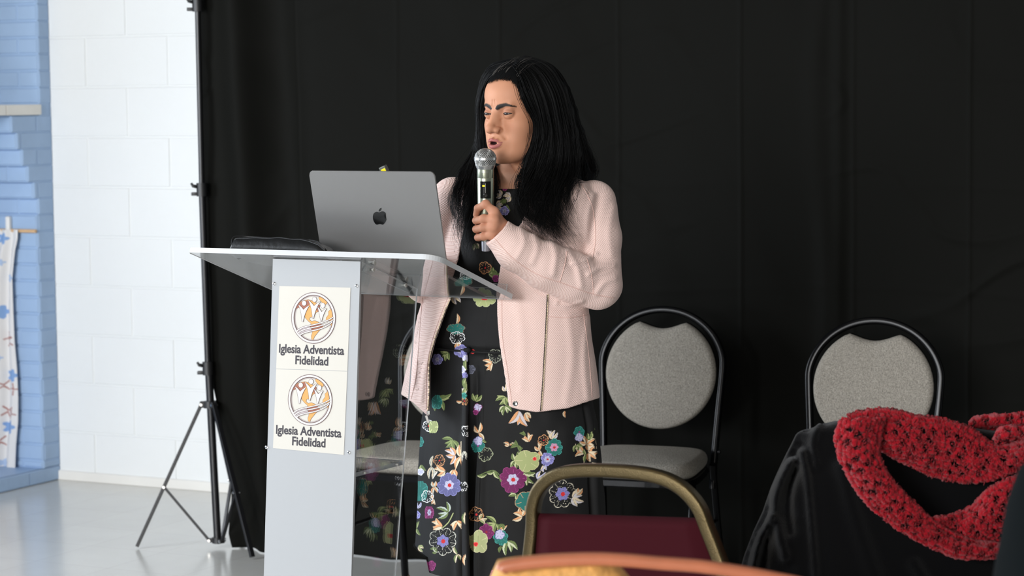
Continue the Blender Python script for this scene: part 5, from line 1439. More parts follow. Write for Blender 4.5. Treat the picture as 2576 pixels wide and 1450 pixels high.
flower(1168, 1010, 10, PEA, 6, 0, None, RED, hollow=True, edge=PEA); flower(1167, 996, 8, TEAL, 5, 0, None, None); spray(1168, 1135, (80, 100), 26, 6, WHT); flower(1172, 1085, 14, WHT, 6, 0, None, None, hollow=True); flower(1166, 1225, 12, WHT, 6, 0, None, None, hollow=True); leaf(1170, 1290, 90, 30, 8, CRE, GRN); leaf(1172, 1395, 95, 30, 7, CRE, PEA)
tail = mesh_obj('sash_tail', sv, grid_faces(nn, 14), MATS['dress print'], smooth=True); set_col(tail, dcol); tail.modifiers.new('s', 'SOLIDIFY').thickness = 0.0012; at_origin(tail, woman)
dcol = keep
bm = bmesh.new(); kp = dsurf(1176, 880) - [0, 0.010, 0]; bmesh.ops.create_icosphere(bm, subdivisions=3, radius=1)
for v in bm.verts: v.co = Vector(kp) + Vector((v.co.x * 0.010, v.co.y * 0.006, v.co.z * 0.007 * (1 + 0.2 * math.sin(v.co.x * 4))))
at_origin(bobj('sash_knot', bm, MATS['black crepe'], None, smooth=True), woman)

# ---- body under the clothes, joined with head and hands into one mesh
hipz = W(1288, 1000)[2]
gL = W(1210, 1000, 0.03); gR = W(1370, 1000, 0.03)
def foot(x, y): return np.array([x, y, 0.07])
fL = foot(gL[0] + 0.03, YW + 0.0); fR = foot(gR[0] - 0.02, YW + 0.05)
def body_sdf(p):
    BT = DT.copy(); BT[:, 2] -= 0.016; BT[:, 3] -= 0.016
    d = np.maximum(loft_sdf(p, BT), hipz - 0.02 - p[:, 2])
    d = smin(d, chain(p, [(a, r - 0.022) for a, r in ARM[:-1]] + [(wr, 0.022)]), 0.02)
    d = smin(d, chain(p, [(a, r - 0.022) for a, r in ARM2]), 0.02)
    d = np.where(p[:, 2] > hipz + 0.03, np.maximum(d, jacket_outer(p) + 0.012), d)
    for g, f_ in ((gL, fL), (gR, fR)):
        kn = (g + f_) / 2 + [0, -0.03, 0.02]; kn[2] = 0.47
        d = smin(d, sd_cap(p, g, kn, 0.082, 0.054), 0.03); d = smin(d, sd_cap(p, kn, f_, 0.052, 0.036), 0.02)
    return d
BV, BQ = snet(body_sdf, (W(1030, 1000)[0], YW - 0.22, 0.05), (W(1560, 1000)[0], YW + 0.22, W(1288, 440)[2]), 0.010)
bc = np.tile(lin([205, 158, 132]), (len(BV), 1))
allV = np.concatenate([HVx, LV, RV, BV]); of = np.cumsum([0, len(HVx), len(LV), len(RV)])
allQ = np.concatenate([HQx, LQ + of[1], RQ + of[2], BQ + of[3]])
body = mesh_obj('body', allV, allQ, MATS['skin'], smooth=True); set_col(body, np.concatenate([head_cols, hc, rc, bc])); at_origin(body, woman)
# boots
mat('boot navy', srgb(24, 27, 36), 0.5)
for g, f_, kx in ((gL, fL, 1), (gR, fR, -1)):
    def boot(p):
        kn = np.array([f_[0] + (g[0] - f_[0]) * 0.3, f_[1] - 0.01, 0.43])
        d = sd_cap(p, kn, f_, 0.060, 0.046)
        toe = f_ + np.array([-0.06, -0.15, -0.035]); d = smin(d, sd_cap(p, f_ + [0, 0.02, -0.025], toe, 0.042, 0.034), 0.03)
        d = np.maximum(d, p[:, 2] - 0.425)
        return np.maximum(d, 0.003 - p[:, 2])
    v_, q_ = snet(boot, (f_[0] - 0.15, f_[1] - 0.25, -0.01), (f_[0] + 0.15, f_[1] + 0.12, 0.44), 0.006)
    at_origin(mesh_obj('boot', v_, q_, MATS['boot navy'], smooth=True), woman)
# eyes
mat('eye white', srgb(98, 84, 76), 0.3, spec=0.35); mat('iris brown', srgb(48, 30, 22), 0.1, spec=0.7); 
for e in EYE:
    c = h2w(e); r = 0.0124 * HK
    gz = HF + HR * (-0.10) + HU * 0.0; gz /= np.linalg.norm(gz)
    bm = bmesh.new(); bmesh.ops.create_icosphere(bm, subdivisions=4, radius=r)
    for v in bm.verts: v.co += Vector(c)
    ey = bobj('eye', bm, MATS['eye white'], None, smooth=True); at_origin(ey, woman)
    bm = bmesh.new(); lathe(bm, c, gz, [(r * 0.83, 0.0074), (r * 0.95, 0.0056), (r * 1.035, 0.0028), (r * 1.05, 0.0004)], 24)
    ir = bobj('iris', bm, MATS['iris brown'], None, smooth=True); at_origin(ir, woman); ir.parent = ey
# lashes / lid line
for s in (-1, 1):
    for zz_, th_ in ((0.0022, 0.0012), (-0.0027, 0.0005)):
        pts = []
        for t in np.linspace(-1, 1, 13):
            ex = t * 0.0128; ez = (zz_ + 0.0004) * (1 - t * t * 0.92) - 0.0006 + 0.05 * ex * s * 0 + 0.05 * abs(ex) * (1 if t * s > 0 else -1) * 0
            ez = (zz_) * (1 - (ex / 0.0150) ** 2) - 0.0006 + 0.05 * ex * s
            ey_ = math.sqrt(max(0.0140 ** 2 - ex * ex - ez * ez, 1e-8)); pts.append(h2w((s * 0.0305 + ex, 0.0685 + ey_, ez)))
        bm = bmesh.new(); tube(bm, pts, [th_ * HK * (1 - 0.5 * abs(t)) for t in np.linspace(-1, 1, 13)], 6)
        at_origin(bobj('eyelashes', bm, MATS['lash dark'], None, smooth=True), woman)

# ---- hair
G = {}
G['N1'] = [(1290, 176, -.055), (1300, 200, -.078), (1307, 235, -.090), (1322, 272, -.090), (1338, 305, -.080), (1338, 340, -.075), (1328, 380, -.078), (1315, 420, -.080), (1303, 465, -.100), (1306, 520, -.130), (1328, 560, -.150), (1368, 602, -.170)]
G['N2'] = [(1296, 166, -.045), (1325, 192, -.075), (1345, 240, -.088), (1358, 290, -.088), (1365, 340, -.082), (1360, 390, -.080), (1350, 440, -.090), (1342, 500, -.120), (1362, 556, -.148), (1395, 606, -.165)]
G['N3'] = [(1302, 158, -.025), (1350, 180, -.052), (1382, 230, -.068), (1397, 290, -.068), (1405, 350, -.064), (1405, 410, -.064), (1400, 460, -.090), (1398, 520, -.122), (1415, 580, -.135), (1443, 632, -.140)]
G['N4'] = [(1312, 153, .0), (1370, 168, -.022), (1407, 220, -.035), (1428, 290, -.038), (1442, 350, -.036), (1452, 400, -.036), (1450, 440, -.055), (1436, 490, -.095), (1436, 550, -.110), (1450, 600, -.112)]
G['N5'] = [(1318, 151, .03), (1385, 173, .015), (1424, 230, .005), (1444, 290, .005), (1464, 350, .005), (1482, 395, .015), (1491, 425, .040), (1486, 455, .085), (1478, 500, .135), (1468, 545, .165)]
G['N6'] = [(1318, 151, .05), (1380, 178, .07), (1416, 240, .085), (1436, 320, .09), (1462, 390, .10), (1475, 440, .115), (1470, 500, .16), (1460, 560, .175)]
G['B1'] = [(1310, 152, .06), (1340, 175, .105), (1360, 240, .125), (1370, 320, .13), (1380, 400, .14), (1385, 480, .165), (1385, 560, .185)]
G['B2'] = [(1300, 153, .06), (1285, 180, .10), (1280, 250, .12), (1285, 330, .13), (1290, 410, .14), (1290, 490, .165), (1290, 560, .185)]
G['F4'] = [(1290, 156, .01), (1245, 166, .04), (1230, 200, .06), (1220, 260, .07), (1214, 320, .08), (1206, 375, .085), (1205, 430, .09), (1210, 500, .14), (1215, 560, .16)]
G['F3'] = [(1289, 160, -.01), (1246, 168, .015), (1228, 192, .03), (1218, 230, .045), (1210, 275, .05), (1214, 320, .055), (1206, 360, .055), (1180, 405, .04), (1158, 440, .01), (1140, 490, -.035), (1148, 540, -.055), (1162, 590, -.07)]
G['F2'] = [(1288, 165, -.03), (1250, 172, .0), (1226, 192, .01), (1215, 228, .022), (1208, 268, .03), (1209, 312, .035), (1207, 352, .035), (1198, 395, .03), (1182, 440, .0), (1168, 500, -.055), (1165, 560, -.07), (1172, 630, -.08)]
G['F1'] = [(1286, 170, -.045), (1258, 182, -.030), (1238, 198, -.015), (1224, 228, .0), (1216, 262, .012), (1214, 300, .02), (1213, 345, .02), (1210, 390, .015), (1205, 440, -.02), (1195, 500, -.065), (1185, 560, -.078), (1182, 645, -.088)]
G['F0'] = [(1287, 172, -.050), (1266, 186, -.045), (1244, 204, -.030), (1229, 236, -.005), (1221, 270, .012), (1219, 310, .02), (1226, 360, .02), (1240, 405, .005), (1249, 445, -.030), (1240, 505, -.075), (1212, 570, -.085), (1196, 640, -.092)]
G['T1'] = [(1238, 218, -.048), (1243, 197, -.045), (1258, 181, -.040), (1284, 167, -.030), (1312, 160, .0)]
G['T2'] = [(1260, 212, -.070), (1268, 192, -.064), (1284, 178, -.050), (1306, 165, -.025), (1334, 158, .01)]
G['T3'] = [(1285, 210, -.082), (1291, 190, -.072), (1304, 176, -.055), (1328, 165, -.030), (1352, 165, .0)]
G['T4'] = [(1299, 224, -.088), (1305, 200, -.080), (1322, 184, -.065), (1345, 175, -.045), (1370, 178, -.02)]
G['T5'] = [(1308, 250, -.090), (1322, 222, -.085), (1345, 200, -.070), (1372, 192, -.045), (1395, 205, -.02)]
def guide(k, n=40):
    c = catmull([W(*q) for q in G[k]], 8); L_ = np.concatenate([[0], np.cumsum(np.linalg.norm(np.diff(c, axis=0), axis=1))]); t = np.linspace(0, L_[-1], n)
    return np.stack([np.interp(t, L_, c[:, i]) for i in range(3)], 1)
GG = {k: guide(k) for k in G}
# solid mass under the strands
def capf(p):
    q = w2h(p)
    cap = sd_ell(q, (0, -0.016, 0.036), (0.080, 0.100, 0.0855))
    face = np.maximum(np.where(q[:, 0] > 0, 0.036, 0.022) - q[:, 1], q[:, 2] - (0.0755 - np.where(q[:, 0] > 0, 2.3, 1.2) * np.maximum(np.abs(q[:, 0] + 0.004) - 0.022, 0)))
    cap = smax(cap, -face, 0.016)
    return np.maximum(cap, -0.10 - q[:, 2])
def hair_base(p):
    q = w2h(p)
    cap = capf(p)
    d = cap
    for k, r in (('N2', .012), ('N3', .020), ('N4', .022), ('N5', .016), ('N6', .020), ('B1', .022), ('B2', .022), ('F4', .018), ('F2', .009), ('F3', .008), ('F1', .010), ('F0', .008)):
        g = GG[k] + np.array([0, 0.016 if k[0] in 'NF' else -0.01, 0]) ; m_ = len(g)
        for i in range(2, {'N4': 22, 'N3': 27, 'N5': 26}.get(k, 34), 4):
            ra = r * (1 - 0.55 * (i / 40) ** 2) * min(1, 0.35 + i / 13); d = smin(d, sd_cap(p, g[i], g[i + 4], ra - 0.004, ra * 0.97 - 0.004), 0.012)
    return d
hv, hq = snet(hair_base, HC + [-0.22, -0.2, -0.36], HC + [0.26, 0.24, 0.15], 0.0040, 1)

# strands
order = ['F0', 'F1', 'F2', 'F3', 'F4', 'B2', 'B1', 'N6', 'N5', 'N4', 'N3', 'N2', 'N1']
SV = []; SF = []; cnt = 0
hr = np.random.default_rng(3)
def add_strand(c, r0):
    global cnt
    n = len(c); T_, N_, B2_ = frames(c); r = r0 * np.sin(np.linspace(0.15, 1, n) ** 0.7 * np.pi * 0.93)[:, None] * 1.0
    a = np.stack([c + N_ * r, c + (-0.5 * N_ + 0.866 * B2_) * r, c + (-0.5 * N_ - 0.866 * B2_) * r], 1).reshape(-1, 3)
    SV.append(a); i = np.arange(n - 1)[:, None] * 3; k = np.arange(3)[None]; k2 = (k + 1) % 3
    SF.append(np.stack([i + k, i + k2, i + 3 + k2, i + 3 + k], -1).reshape(-1, 4) + cnt); cnt += 3 * n
dens = {'F0': 420, 'F1': 380, 'F2': 260, 'F3': 160, 'F4': 160, 'B2': 140, 'B1': 160, 'N6': 300, 'N5': 560, 'N4': 640, 'N3': 680, 'N2': 600}
tt = np.linspace(0, 1, 40)[:, None]
CL = []
for k0, k1 in zip(order[:-1], order[1:]):
    g0, g1 = GG[k0], GG[k1]; nlock = max(4, dens[k0] // 11)
    for li in range(nlock):
        u0 = (li + hr.uniform(0, 1)) / nlock; ph = hr.uniform(0, 6.28); fr_ = hr.uniform(2.0, 4.2); am = hr.uniform(0.007, 0.023); ln_ = hr.uniform(0.86, 1.06)
        short_ = {('N5', 'N4'): 0.62, ('N4', 'N3'): hr.uniform(0.70, 1.0), ('N6', 'N5'): 0.9}.get((k0, k1), 1.0)
        dep = hr.normal(0, 0.0030)
        for s in range(11):
            u = np.clip(u0 + hr.normal(0, 0.35 / nlock), 0, 1)
            uu = u + (u0 - u) * 0.80 * np.clip((tt - 0.4) / 0.6, 0, 1)
            c = g0 * (1 - uu) + g1 * uu
            out = c - (HC + [0, 0.02, 0]); out[:, 2] *= 0.3; out /= np.linalg.norm(out, axis=1)[:, None]
            lat = np.cross(out, [0, 0, 1.0]); lat /= np.linalg.norm(lat, axis=1)[:, None] + 1e-9
            wv = am * np.clip((tt - 0.3) / 0.7, 0, 1) ** 1.1
            ph2 = ph + hr.normal(0, 0.25)
            c = c + lat * wv * np.sin(fr_ * 2 * np.pi * tt + ph2) * 1.3 + out * (wv * 0.7 * np.cos(fr_ * 2 * np.pi * tt + ph2) + dep + 0.002 + hr.uniform(0, 0.004))
            c = c + hr.normal(0, 0.0012, 3) + lat * hr.normal(0, 0.008) * tt ** 2.2
            m_ = int(40 * np.clip(ln_ * hr.uniform(0.9, 1.0) * short_, 0.45, 1)); CL.append((c, m_, hr.uniform(0.00035, 0.00062)))
for k0, k1, n in (('T1', 'T2', 240), ('T2', 'T3', 260), ('T3', 'T4', 260), ('T4', 'T5', 240)):
    for i in range(n):
        u = hr.uniform(); c = GG[k0] * (1 - u) + GG[k1] * u + hr.normal(0, 0.0012, 3); o2 = c - (HC + [0, 0.02, 0.02]); o2 /= np.linalg.norm(o2, axis=1)[:, None]
        s0_ = hr.integers(0, 5); CL.append((np.roll(c, 0, 0)[np.clip(np.arange(40) + s0_, 0, 39)] + o2 * (0.001 + 0.012 * tt * hr.uniform(0.5, 1.0)), 40 - s0_, hr.uniform(0.0003, 0.0006)))
PT = np.stack([c for c, _, _ in CL]); sh_ = PT.shape; PT = PT.reshape(-1, 3)
for _ in range(2):
    near_ = np.nonzero(PT[:, 2] > HC[2] - 0.13)[0]; q = PT[near_]; skf = lambda t: np.minimum(head_w(t), capf(t) + 0.0025); dd = skf(q); k = dd < 0.004; q = q[k]; e = 0.001
    g = np.stack([(skf(q + v) - skf(q - v)) / (2 * e) for v in np.eye(3) * e], 1); g /= np.linalg.norm(g, axis=1)[:, None] + 1e-9
    PT[near_[k]] += g * (0.0045 - dd[k])[:, None]
PT = PT.reshape(sh_)
for c, (_, m_, r_) in zip(PT, CL): add_strand(c[:m_], r_)
# loose wisps
for i in range(70):
    k0 = hr.choice(['F3', 'F2', 'N4', 'N5', 'N3', 'N1', 'F1']); g0 = GG[k0]; ph = hr.uniform(0, 6.28); fr_ = hr.uniform(2, 4)
    c = g0 + np.stack([hr.normal(0, .007) + hr.normal(0, 0.018) * tt[:, 0] ** 2 + 0.006 * tt[:, 0] * np.sin(fr_ * 6.28 * tt[:, 0] + ph), np.full(40, -0.012 - hr.uniform(0, 0.006)), 0.004 * np.sin(9 * tt[:, 0] + ph)], 1)
    add_strand(c[hr.integers(0, 12):], 0.00032)
SVc = np.concatenate(SV + [hv]); SFc = np.concatenate(SF + [hq + cnt])
hair = mesh_obj('hair', SVc, SFc, MATS['hair black'], smooth=True); at_origin(hair, woman)
SV = []; SF = []; cnt = 0
for i in range(46):
    k0, k1 = [('T1', 'T2'), ('T2', 'T3'), ('T3', 'T4')][i % 3]; u = hr.uniform(); c = GG[k0] * (1 - u) + GG[k1] * u + hr.normal(0, 0.0015, 3); o2 = c - HC; o2 /= np.linalg.norm(o2, axis=1)[:, None]
    add_strand((c + o2 * (0.0045 + 0.013 * tt) + np.array([0, 0, 0.003]) * np.sin(tt * 8 + i))[2:hr.integers(18, 38)], 0.00030)
at_origin(mesh_obj('grey_hair', np.concatenate(SV), np.concatenate(SF), MATS['hair grey'], smooth=True), woman)
print('HAIR', len(SVc))
# ================================================================= foreground: maroon chair
mat('bronze metal', srgb(84, 72, 48), 0.30, metal=0.85, bump=0.25, bscale=500)
mat('maroon fabric', srgb(54, 8, 17), 0.9, spec=0.15, sheen=0.0, bump=0.25, bscale=600)
mat('coat wool', srgb(9, 9, 10), 0.95, spec=0.04, sheen=0.10, bump=0.4, bscale=350)
RB = math.radians(31)
bx_ = np.array([math.cos(RB), -math.sin(RB), 0]); by_ = np.array([math.sin(RB), math.cos(RB), 0])
BP0 = P(1580, 1300, 4.42); bn_ = by_ + ZZ * 0.10; bn_ /= np.linalg.norm(bn_)
def Bp(px, py, off=0.0): return PP(px, py, BP0 + bn_ * off, bn_)
def build_maroon(label):
    LFT = [(1341, 1330), (1343, 1275), (1358, 1232), (1392, 1200), (1440, 1186), (1520, 1184), (1610, 1191), (1675, 1206), (1722, 1234), (1758, 1276), (1780, 1330)]
    pts = [Bp(*q) for q in LFT]
    L0, R0 = pts[0], pts[-1]
    cen = (L0 + R0) / 2; O = cen - bn_ * 0; Of = np.array([cen[0], cen[1], 0]) + by_ * 0.06
    t = thing('banquet_chair', label, 'chair', tuple(Of), -RB)
    hw = 0.205
    fl = [Of - bx_ * hw * 1.05 + by_ * -0.02 + ZZ * 0.45, Of - bx_ * hw * 1.0 - by_ * 0.05 + ZZ * 0.62]
    frr = [Of + bx_ * (hw * 1.15) - by_ * 0.05 + ZZ * 0.62, Of + bx_ * hw * 1.32 + by_ * -0.02 + ZZ * 0.45]
    Rm = Bp(1808, 1402)
    path = catmull(np.array([fl[0], fl[1]] + pts + [Rm, Bp(1830, 1470), frr[1]]), 6)
    bm = bmesh.new(); tube(bm, path, 1.0, section=rect_sec(0.0135, 0.0125, 0.5, 4), up=tuple(by_))
    at_origin(bobj('back_frame', bm, MATS['bronze metal'], None, autosmooth=60), t)
    # padded back panel
    tl_, tr_ = Bp(1352, 1292, 0.004), Bp(1782, 1305, 0.004)
    bl_, br_ = fl[1] + bx_ * 0.01, frr[0] - bx_ * 0.01
    nu, nv = 60, 40; V = []
    def pan(u, v, side):
        a = tl_ + (tr_ - tl_) * u; b_ = bl_ + (br_ - bl_) * u; p = a + (b_ - a) * v
        e = min(u, 1 - u) * 10; e2 = v * 14; k = min(1, e) ** 0.5 * min(1, e2 + 0.02) ** 0.5 if v < 0.5 else min(1, e) ** 0.5
        return p + bn_ * side * (0.020 * k)
    for side in (-1, 1):
        for i in range(nu):
            for j in range(nv): V.append(pan(i / (nu - 1), j / (nv - 1), side))
    F = np.concatenate([grid_faces(nu, nv), grid_faces(nu, nv, nu * nv)[:, ::-1]])
    o = mesh_obj('backrest', np.array(V), F, MATS['maroon fabric'], smooth=True)
    b3 = bmesh.new(); b3.from_mesh(o.data); bmesh.ops.remove_doubles(b3, verts=b3.verts, dist=0.0012); bmesh.ops.holes_fill(b3, edges=b3.edges); bmesh.ops.recalc_face_normals(b3, faces=b3.faces); b3.to_mesh(o.data); b3.free()
    at_origin(o, t)
    O2 = []
    for i in range(60):
        a = 2 * math.pi * i / 60; O2.append((0.205 * math.copysign(abs(math.cos(a)) ** 0.4, math.cos(a)), 0.20 + 0.2 * math.copysign(abs(math.sin(a)) ** 0.4, math.sin(a))))
    V, F = cushion(O2, 0.06, 0.02); V[:, 2] += 0.42; o = mesh_obj('seat', V, F, MATS['maroon fabric'], t, smooth=True)
    for s_ in (-1, 1):
        for (y0, y1) in ((-0.02, -0.10), (0.34, 0.40)):
            bm = bmesh.new(); tube(bm, [(s_ * 0.19, y0, 0.45), (s_ * 0.20, (y0 + y1) / 2, 0.25), (s_ * 0.21, y1, 0.0)], 1.0, section=rect_sec(0.0125, 0.0125, 0.5), up=(s_, 0, 0.01))
            bobj('leg', bm, MATS['bronze metal'], t, autosmooth=60)
        bm = bmesh.new(); bbox(bm, (s_ * 0.195, 0.16, 0.415), X3, Y3, Z3, 0.02, 0.40, 0.02, 0.003); bobj('seat_frame', bm, MATS['bronze metal'], t)
    return t
mch = build_maroon('maroon padded chair with bronze metal frame in front of the speaker')
mch['group'] = 'maroon padded chairs'; mch2 = copy_tree(mch); mch2['label'] = 'maroon chair hidden under the black coat and red scarf at right'
YC = 4.62
mc = P(2330, 1300, YC + 0.02); mch2.location = (mc[0], mc[1] + 0.04, 0); mch2.scale = (0.72, 0.6, 0.78)
mch2.rotation_euler = (0, 0, 0)

# ================================================================= black coat over a chair back
ctab = []
for (py, xl, xr, b_) in ((1042, 2150, 2560, .012), (1048, 2098, 2620, .028), (1058, 2060, 2650, .046), (1082, 2028, 2680, .062), (1120, 2011, 2700, .075), (1170, 1987, 2710, .085), (1230, 1960, 2720, .095), (1290, 1938, 2730, .105), (1340, 1912, 2740, .112), (1400, 1886, 2750, .12), (1450, 1870, 2760, .125), (1650, 1905, 2770, .13), (1850, 1925, 2760, .13)):
    a, c = P(xl, py, YC), P(xr, py, YC); ctab.append((a[2], (a[0] + c[0]) / 2, (c[0] - a[0]) / 2, b_, YC))
ctab = np.array(ctab)
cst = [([(1990, 1168), (1962, 1215), (1948, 1270), (1955, 1330), (1975, 1400)], 16, 0.012), ([(2018, 1140), (2030, 1200), (2040, 1300), (2052, 1450)], 12, 0.010), ([(2000, 1180), (1985, 1260), (1990, 1340)], 14, -0.009),
       ([(2120, 1180), (2150, 1300), (2200, 1450)], 26, 0.012), ([(1940, 1300), (1905, 1380), (1890, 1460)], 12, 0.014), ([(1930, 1360), (1925, 1450)], 12, -0.006), ([(2300, 1420), (2350, 1500)], 20, 0.012), ([(2060, 1070), (2045, 1120), (2055, 1170)], 12, 0.006)]
def coat_sdf(p):
    global strokes
    cx, a, b_, cy = interp_tab(ctab, p[:, 2]); dx = np.abs(p[:, 0] - cx) / a; dy = np.abs(p[:, 1] - cy) / b_
    k = (dx ** 3.2 + dy ** 2.4) ** (1 / 2.8)
    d = (k - 1) * np.minimum(a, b_) * 0.75
    x, y = pxpy(p); sv_ = strokes; strokes = cst; h = fold_h(x, y); strokes = sv_
    d = smax(d, (np.interp(x, [2040, 2060, 2100, 2200, 2350, 2440, 2520, 2600], [1075, 1062, 1049, 1042, 1055, 1076, 1088, 1088]) - y) / 1304.0, 0.02)
    return d - np.where(p[:, 1] < YC, h, 0) - 0.006 * nnoise(p[:, 0] * 9, p[:, 1] * 9, p[:, 2] * 5)
cv, cq = snet(coat_sdf, (ctab[:, 1].min() - 0.38, YC - 0.2, P(2300, 1800, YC)[2]), (ctab[:, 1].max() + 0.42, YC + 0.2, ctab[:, 0].max() + 0.012), 0.007)
coat = tag(mesh_obj('coat', cv, cq, MATS['coat wool'], smooth=True), 'black wool coat draped over a chair back under the red scarf', 'coat')

# ================================================================= red crocheted scarf
mat('red yarn', srgb(148, 10, 26), 0.95, spec=0.15, sheen=0.15, bump=0.9, bscale=260, var=0.25, vscale=90)
def rib(top, bot, yoff, yo2, nU, nV, seed, wave=0.010):
    top = catmull(top, 10)[:, :2]; bot = catmull(bot, 10)[:, :2]
    def rs(c, n):
        L_ = np.concatenate([[0], np.cumsum(np.linalg.norm(np.diff(c, axis=0), axis=1))]); t = np.linspace(0, L_[-1], n); return np.stack([np.interp(t, L_, c[:, 0]), np.interp(t, L_, c[:, 1])], 1), L_[-1]
    A, la = rs(top, nU); B, lb = rs(bot, nU); ln_ = (la + lb) / 2; wd = np.linalg.norm(A - B, axis=1).mean()
    V = []; U = np.zeros((nU, nV)); Vv = np.zeros((nU, nV)); 
    for i in range(nU):
        for j in range(nV):
            v = j / (nV - 1); ed = 2.2 * math.sin(i * 0.9 + seed) * (1 if j in (0, nV - 1) else 0)
            q = A[i] + (B[i] - A[i]) * v; nn_ = (B[i] - A[i]) / (np.linalg.norm(B[i] - A[i]) + 1e-9); q = q + nn_ * ed
            Y = yoff + (yo2 - yoff) * i / (nU - 1) - 0.022 * math.sin(v * math.pi) + wave * math.sin(i / nU * 9 + v * 3 + seed)
            V.append(P(q[0], q[1], Y)); U[i, j] = i / (nU - 1) * ln_; Vv[i, j] = v * np.linalg.norm(A[i] - B[i])
    V = np.array(V); n_ = 0.0030 * nnoise(V[:, 0] * 190, V[:, 2] * 190, seed) + 0.0018 * nnoise(V[:, 0] * 480, V[:, 2] * 480, seed + 3) + 0.0022 * np.sin(Vv.ravel() * 0.55) 
    V[:, 1] += n_; V[:, 0] += 0.0012 * nnoise(V[:, 0] * 300, V[:, 2] * 300, seed + 9); V[:, 2] += 0.0012 * nnoise(V[:, 0] * 300, V[:, 2] * 300, seed + 19)
    F = grid_faces(nU, nV); fu = (U[:-1, :-1] + U[1:, 1:]).ravel() / 2; fv = (Vv[:-1, :-1] + Vv[1:, 1:]).ravel() / 2
    row = np.floor(fv / 24).astype(int); cu = (fu + row * 15) / 30.0; ci = np.floor(cu).astype(int); lu_ = (cu - ci - 0.5) * 30; lv_ = (fv / 24 - row - 0.5) * 24
    hsh = np.abs(np.sin((ci * 12.9 + row * 78.2 + seed) * 43.7)); vr = fv / np.maximum(fv.reshape(nU - 1, nV - 1).max(1).repeat(nV - 1), 1)
    hole = (np.abs(lu_) / (12.0 * (0.6 + 0.6 * hsh)) + np.abs(lv_) / (12.5 * (0.6 + 0.5 * hsh)) < 1) & (hsh > 0.25) & (vr > 0.12) & (vr < 0.9)
    return V, F[~hole]
parts_ = [rib([(2130, 1047), (2180, 1032), (2240, 1030), (2300, 1045), (2370, 1055), (2440, 1078), (2490, 1112), (2530, 1120), (2640, 1095)], [(2190, 1110), (2225, 1136), (2270, 1163), (2340, 1195), (2400, 1212), (2470, 1212), (2520, 1200), (2570, 1178), (2640, 1150)], YC - 0.125, YC - 0.13, 330, 90, 1.0),
          rib([(2230, 1052), (2216, 1105), (2216, 1150), (2240, 1200), (2290, 1255), (2350, 1310), (2420, 1350), (2490, 1367), (2540, 1368), (2640, 1350)], [(2118, 1052), (2103, 1098), (2110, 1150), (2142, 1212), (2190, 1275), (2250, 1325), (2330, 1370), (2400, 1400), (2480, 1404), (2640, 1385)], YC - 0.165, YC - 0.185, 420, 56, 2.3),
          rib([(2352, 1303), (2409, 1293), (2455, 1265), (2487, 1231), (2558, 1197), (2640, 1170)], [(2345, 1318), (2398, 1345), (2450, 1360), (2530, 1372), (2600, 1350), (2660, 1320)], YC - 0.145, YC - 0.155, 200, 80, 5.1),
          rib([(2440, 1064), (2460, 1050), (2520, 1044), (2580, 1040), (2660, 1036)], [(2440, 1070), (2466, 1081), (2520, 1078), (2580, 1073), (2660, 1070)], YC + 0.02, YC - 0.02, 130, 26, 7.7, 0.004),
          rib([(2502, 1107), (2517, 1078), (2548, 1073), (2580, 1080), (2660, 1085)], [(2506, 1114), (2528, 1119), (2550, 1112), (2580, 1106), (2660, 1112)], YC - 0.10, YC - 0.11, 100, 26, 8.3, 0.004)]
V = np.concatenate([q[0] for q in parts_]); of = np.cumsum([0] + [len(q[0]) for q in parts_]); F = np.concatenate([q[1] + of[i] for i, q in enumerate(parts_)])
# yarn fuzz
nf = 6000; vi = rng.integers(0, len(V), nf); b0 = V[vi] + np.stack([np.zeros(nf), np.full(nf, -0.004), np.zeros(nf)], 1)
dr = rng.normal(0, 1, (nf, 3)); dr[:, 1] = -np.abs(dr[:, 1]) * 0.5; dr /= np.linalg.norm(dr, axis=1)[:, None]; L3 = rng.uniform(0.002, 0.006, nf)[:, None]
sd3 = np.cross(dr, [0, 1.0, 0]); sd3 /= np.linalg.norm(sd3, axis=1)[:, None] + 1e-9
fz = np.stack([b0 - sd3 * 0.00035, b0 + sd3 * 0.00035, b0 + dr * L3], 1).reshape(-1, 3)
ff = (np.arange(nf)[:, None] * 3 + np.arange(3)[None]) + len(V)
V = np.concatenate([V, fz]); F = F.tolist() + ff.tolist()
scarf = mesh_obj('scarf', V, F, MATS['red yarn'], smooth=True); so = scarf.modifiers.new('solid', 'SOLIDIFY'); so.thickness = 0.009; so.offset = 0
tag(scarf, 'red open-work crocheted scarf looped over the black coat', 'scarf')

# ================================================================= dark garment at the right edge, near the camera
YN = 2.95
gt = []
for (py, xl, xr, b_) in ((1150, 2640, 2700, .02), (1175, 2572, 2800, .05), (1264, 2540, 2850, .08), (1360, 2524, 2880, .10), (1404, 2513, 2890, .11), (1450, 2505, 2900, .12), (1700, 2480, 2950, .14), (2300, 2470, 2980, .15)):
    a, c = P(xl, py, YN), P(xr, py, YN); gt.append((a[2], (a[0] + c[0]) / 2, (c[0] - a[0]) / 2, b_, YN))
gt = np.array(gt)
def gar_sdf(p):
    cx, a, b_, cy = interp_tab(gt, p[:, 2]); k = np.sqrt(((p[:, 0] - cx) / a) ** 2 + ((p[:, 1] - cy) / b_) ** 2)
    return (k - 1) * np.minimum(a, b_) * 0.8 - 0.006 * nnoise(p[:, 0] * 12, p[:, 1] * 12, p[:, 2] * 6)
v_, q_ = snet(gar_sdf, (gt[0, 1] - 0.2, YN - 0.2, 0.55), (gt[0, 1] + 0.3, YN + 0.2, gt[0, 0] + 0.02), 0.012)
tag(mesh_obj('jacket', v_, q_, mat('charcoal fleece', srgb(10, 15, 17), 0.95, spec=0.1), smooth=True), 'blurred dark grey garment at the bottom right corner beside the red scarf', 'jacket')
bm = bmesh.new(); gc = np.array([gt[-1, 1], YN, 0])
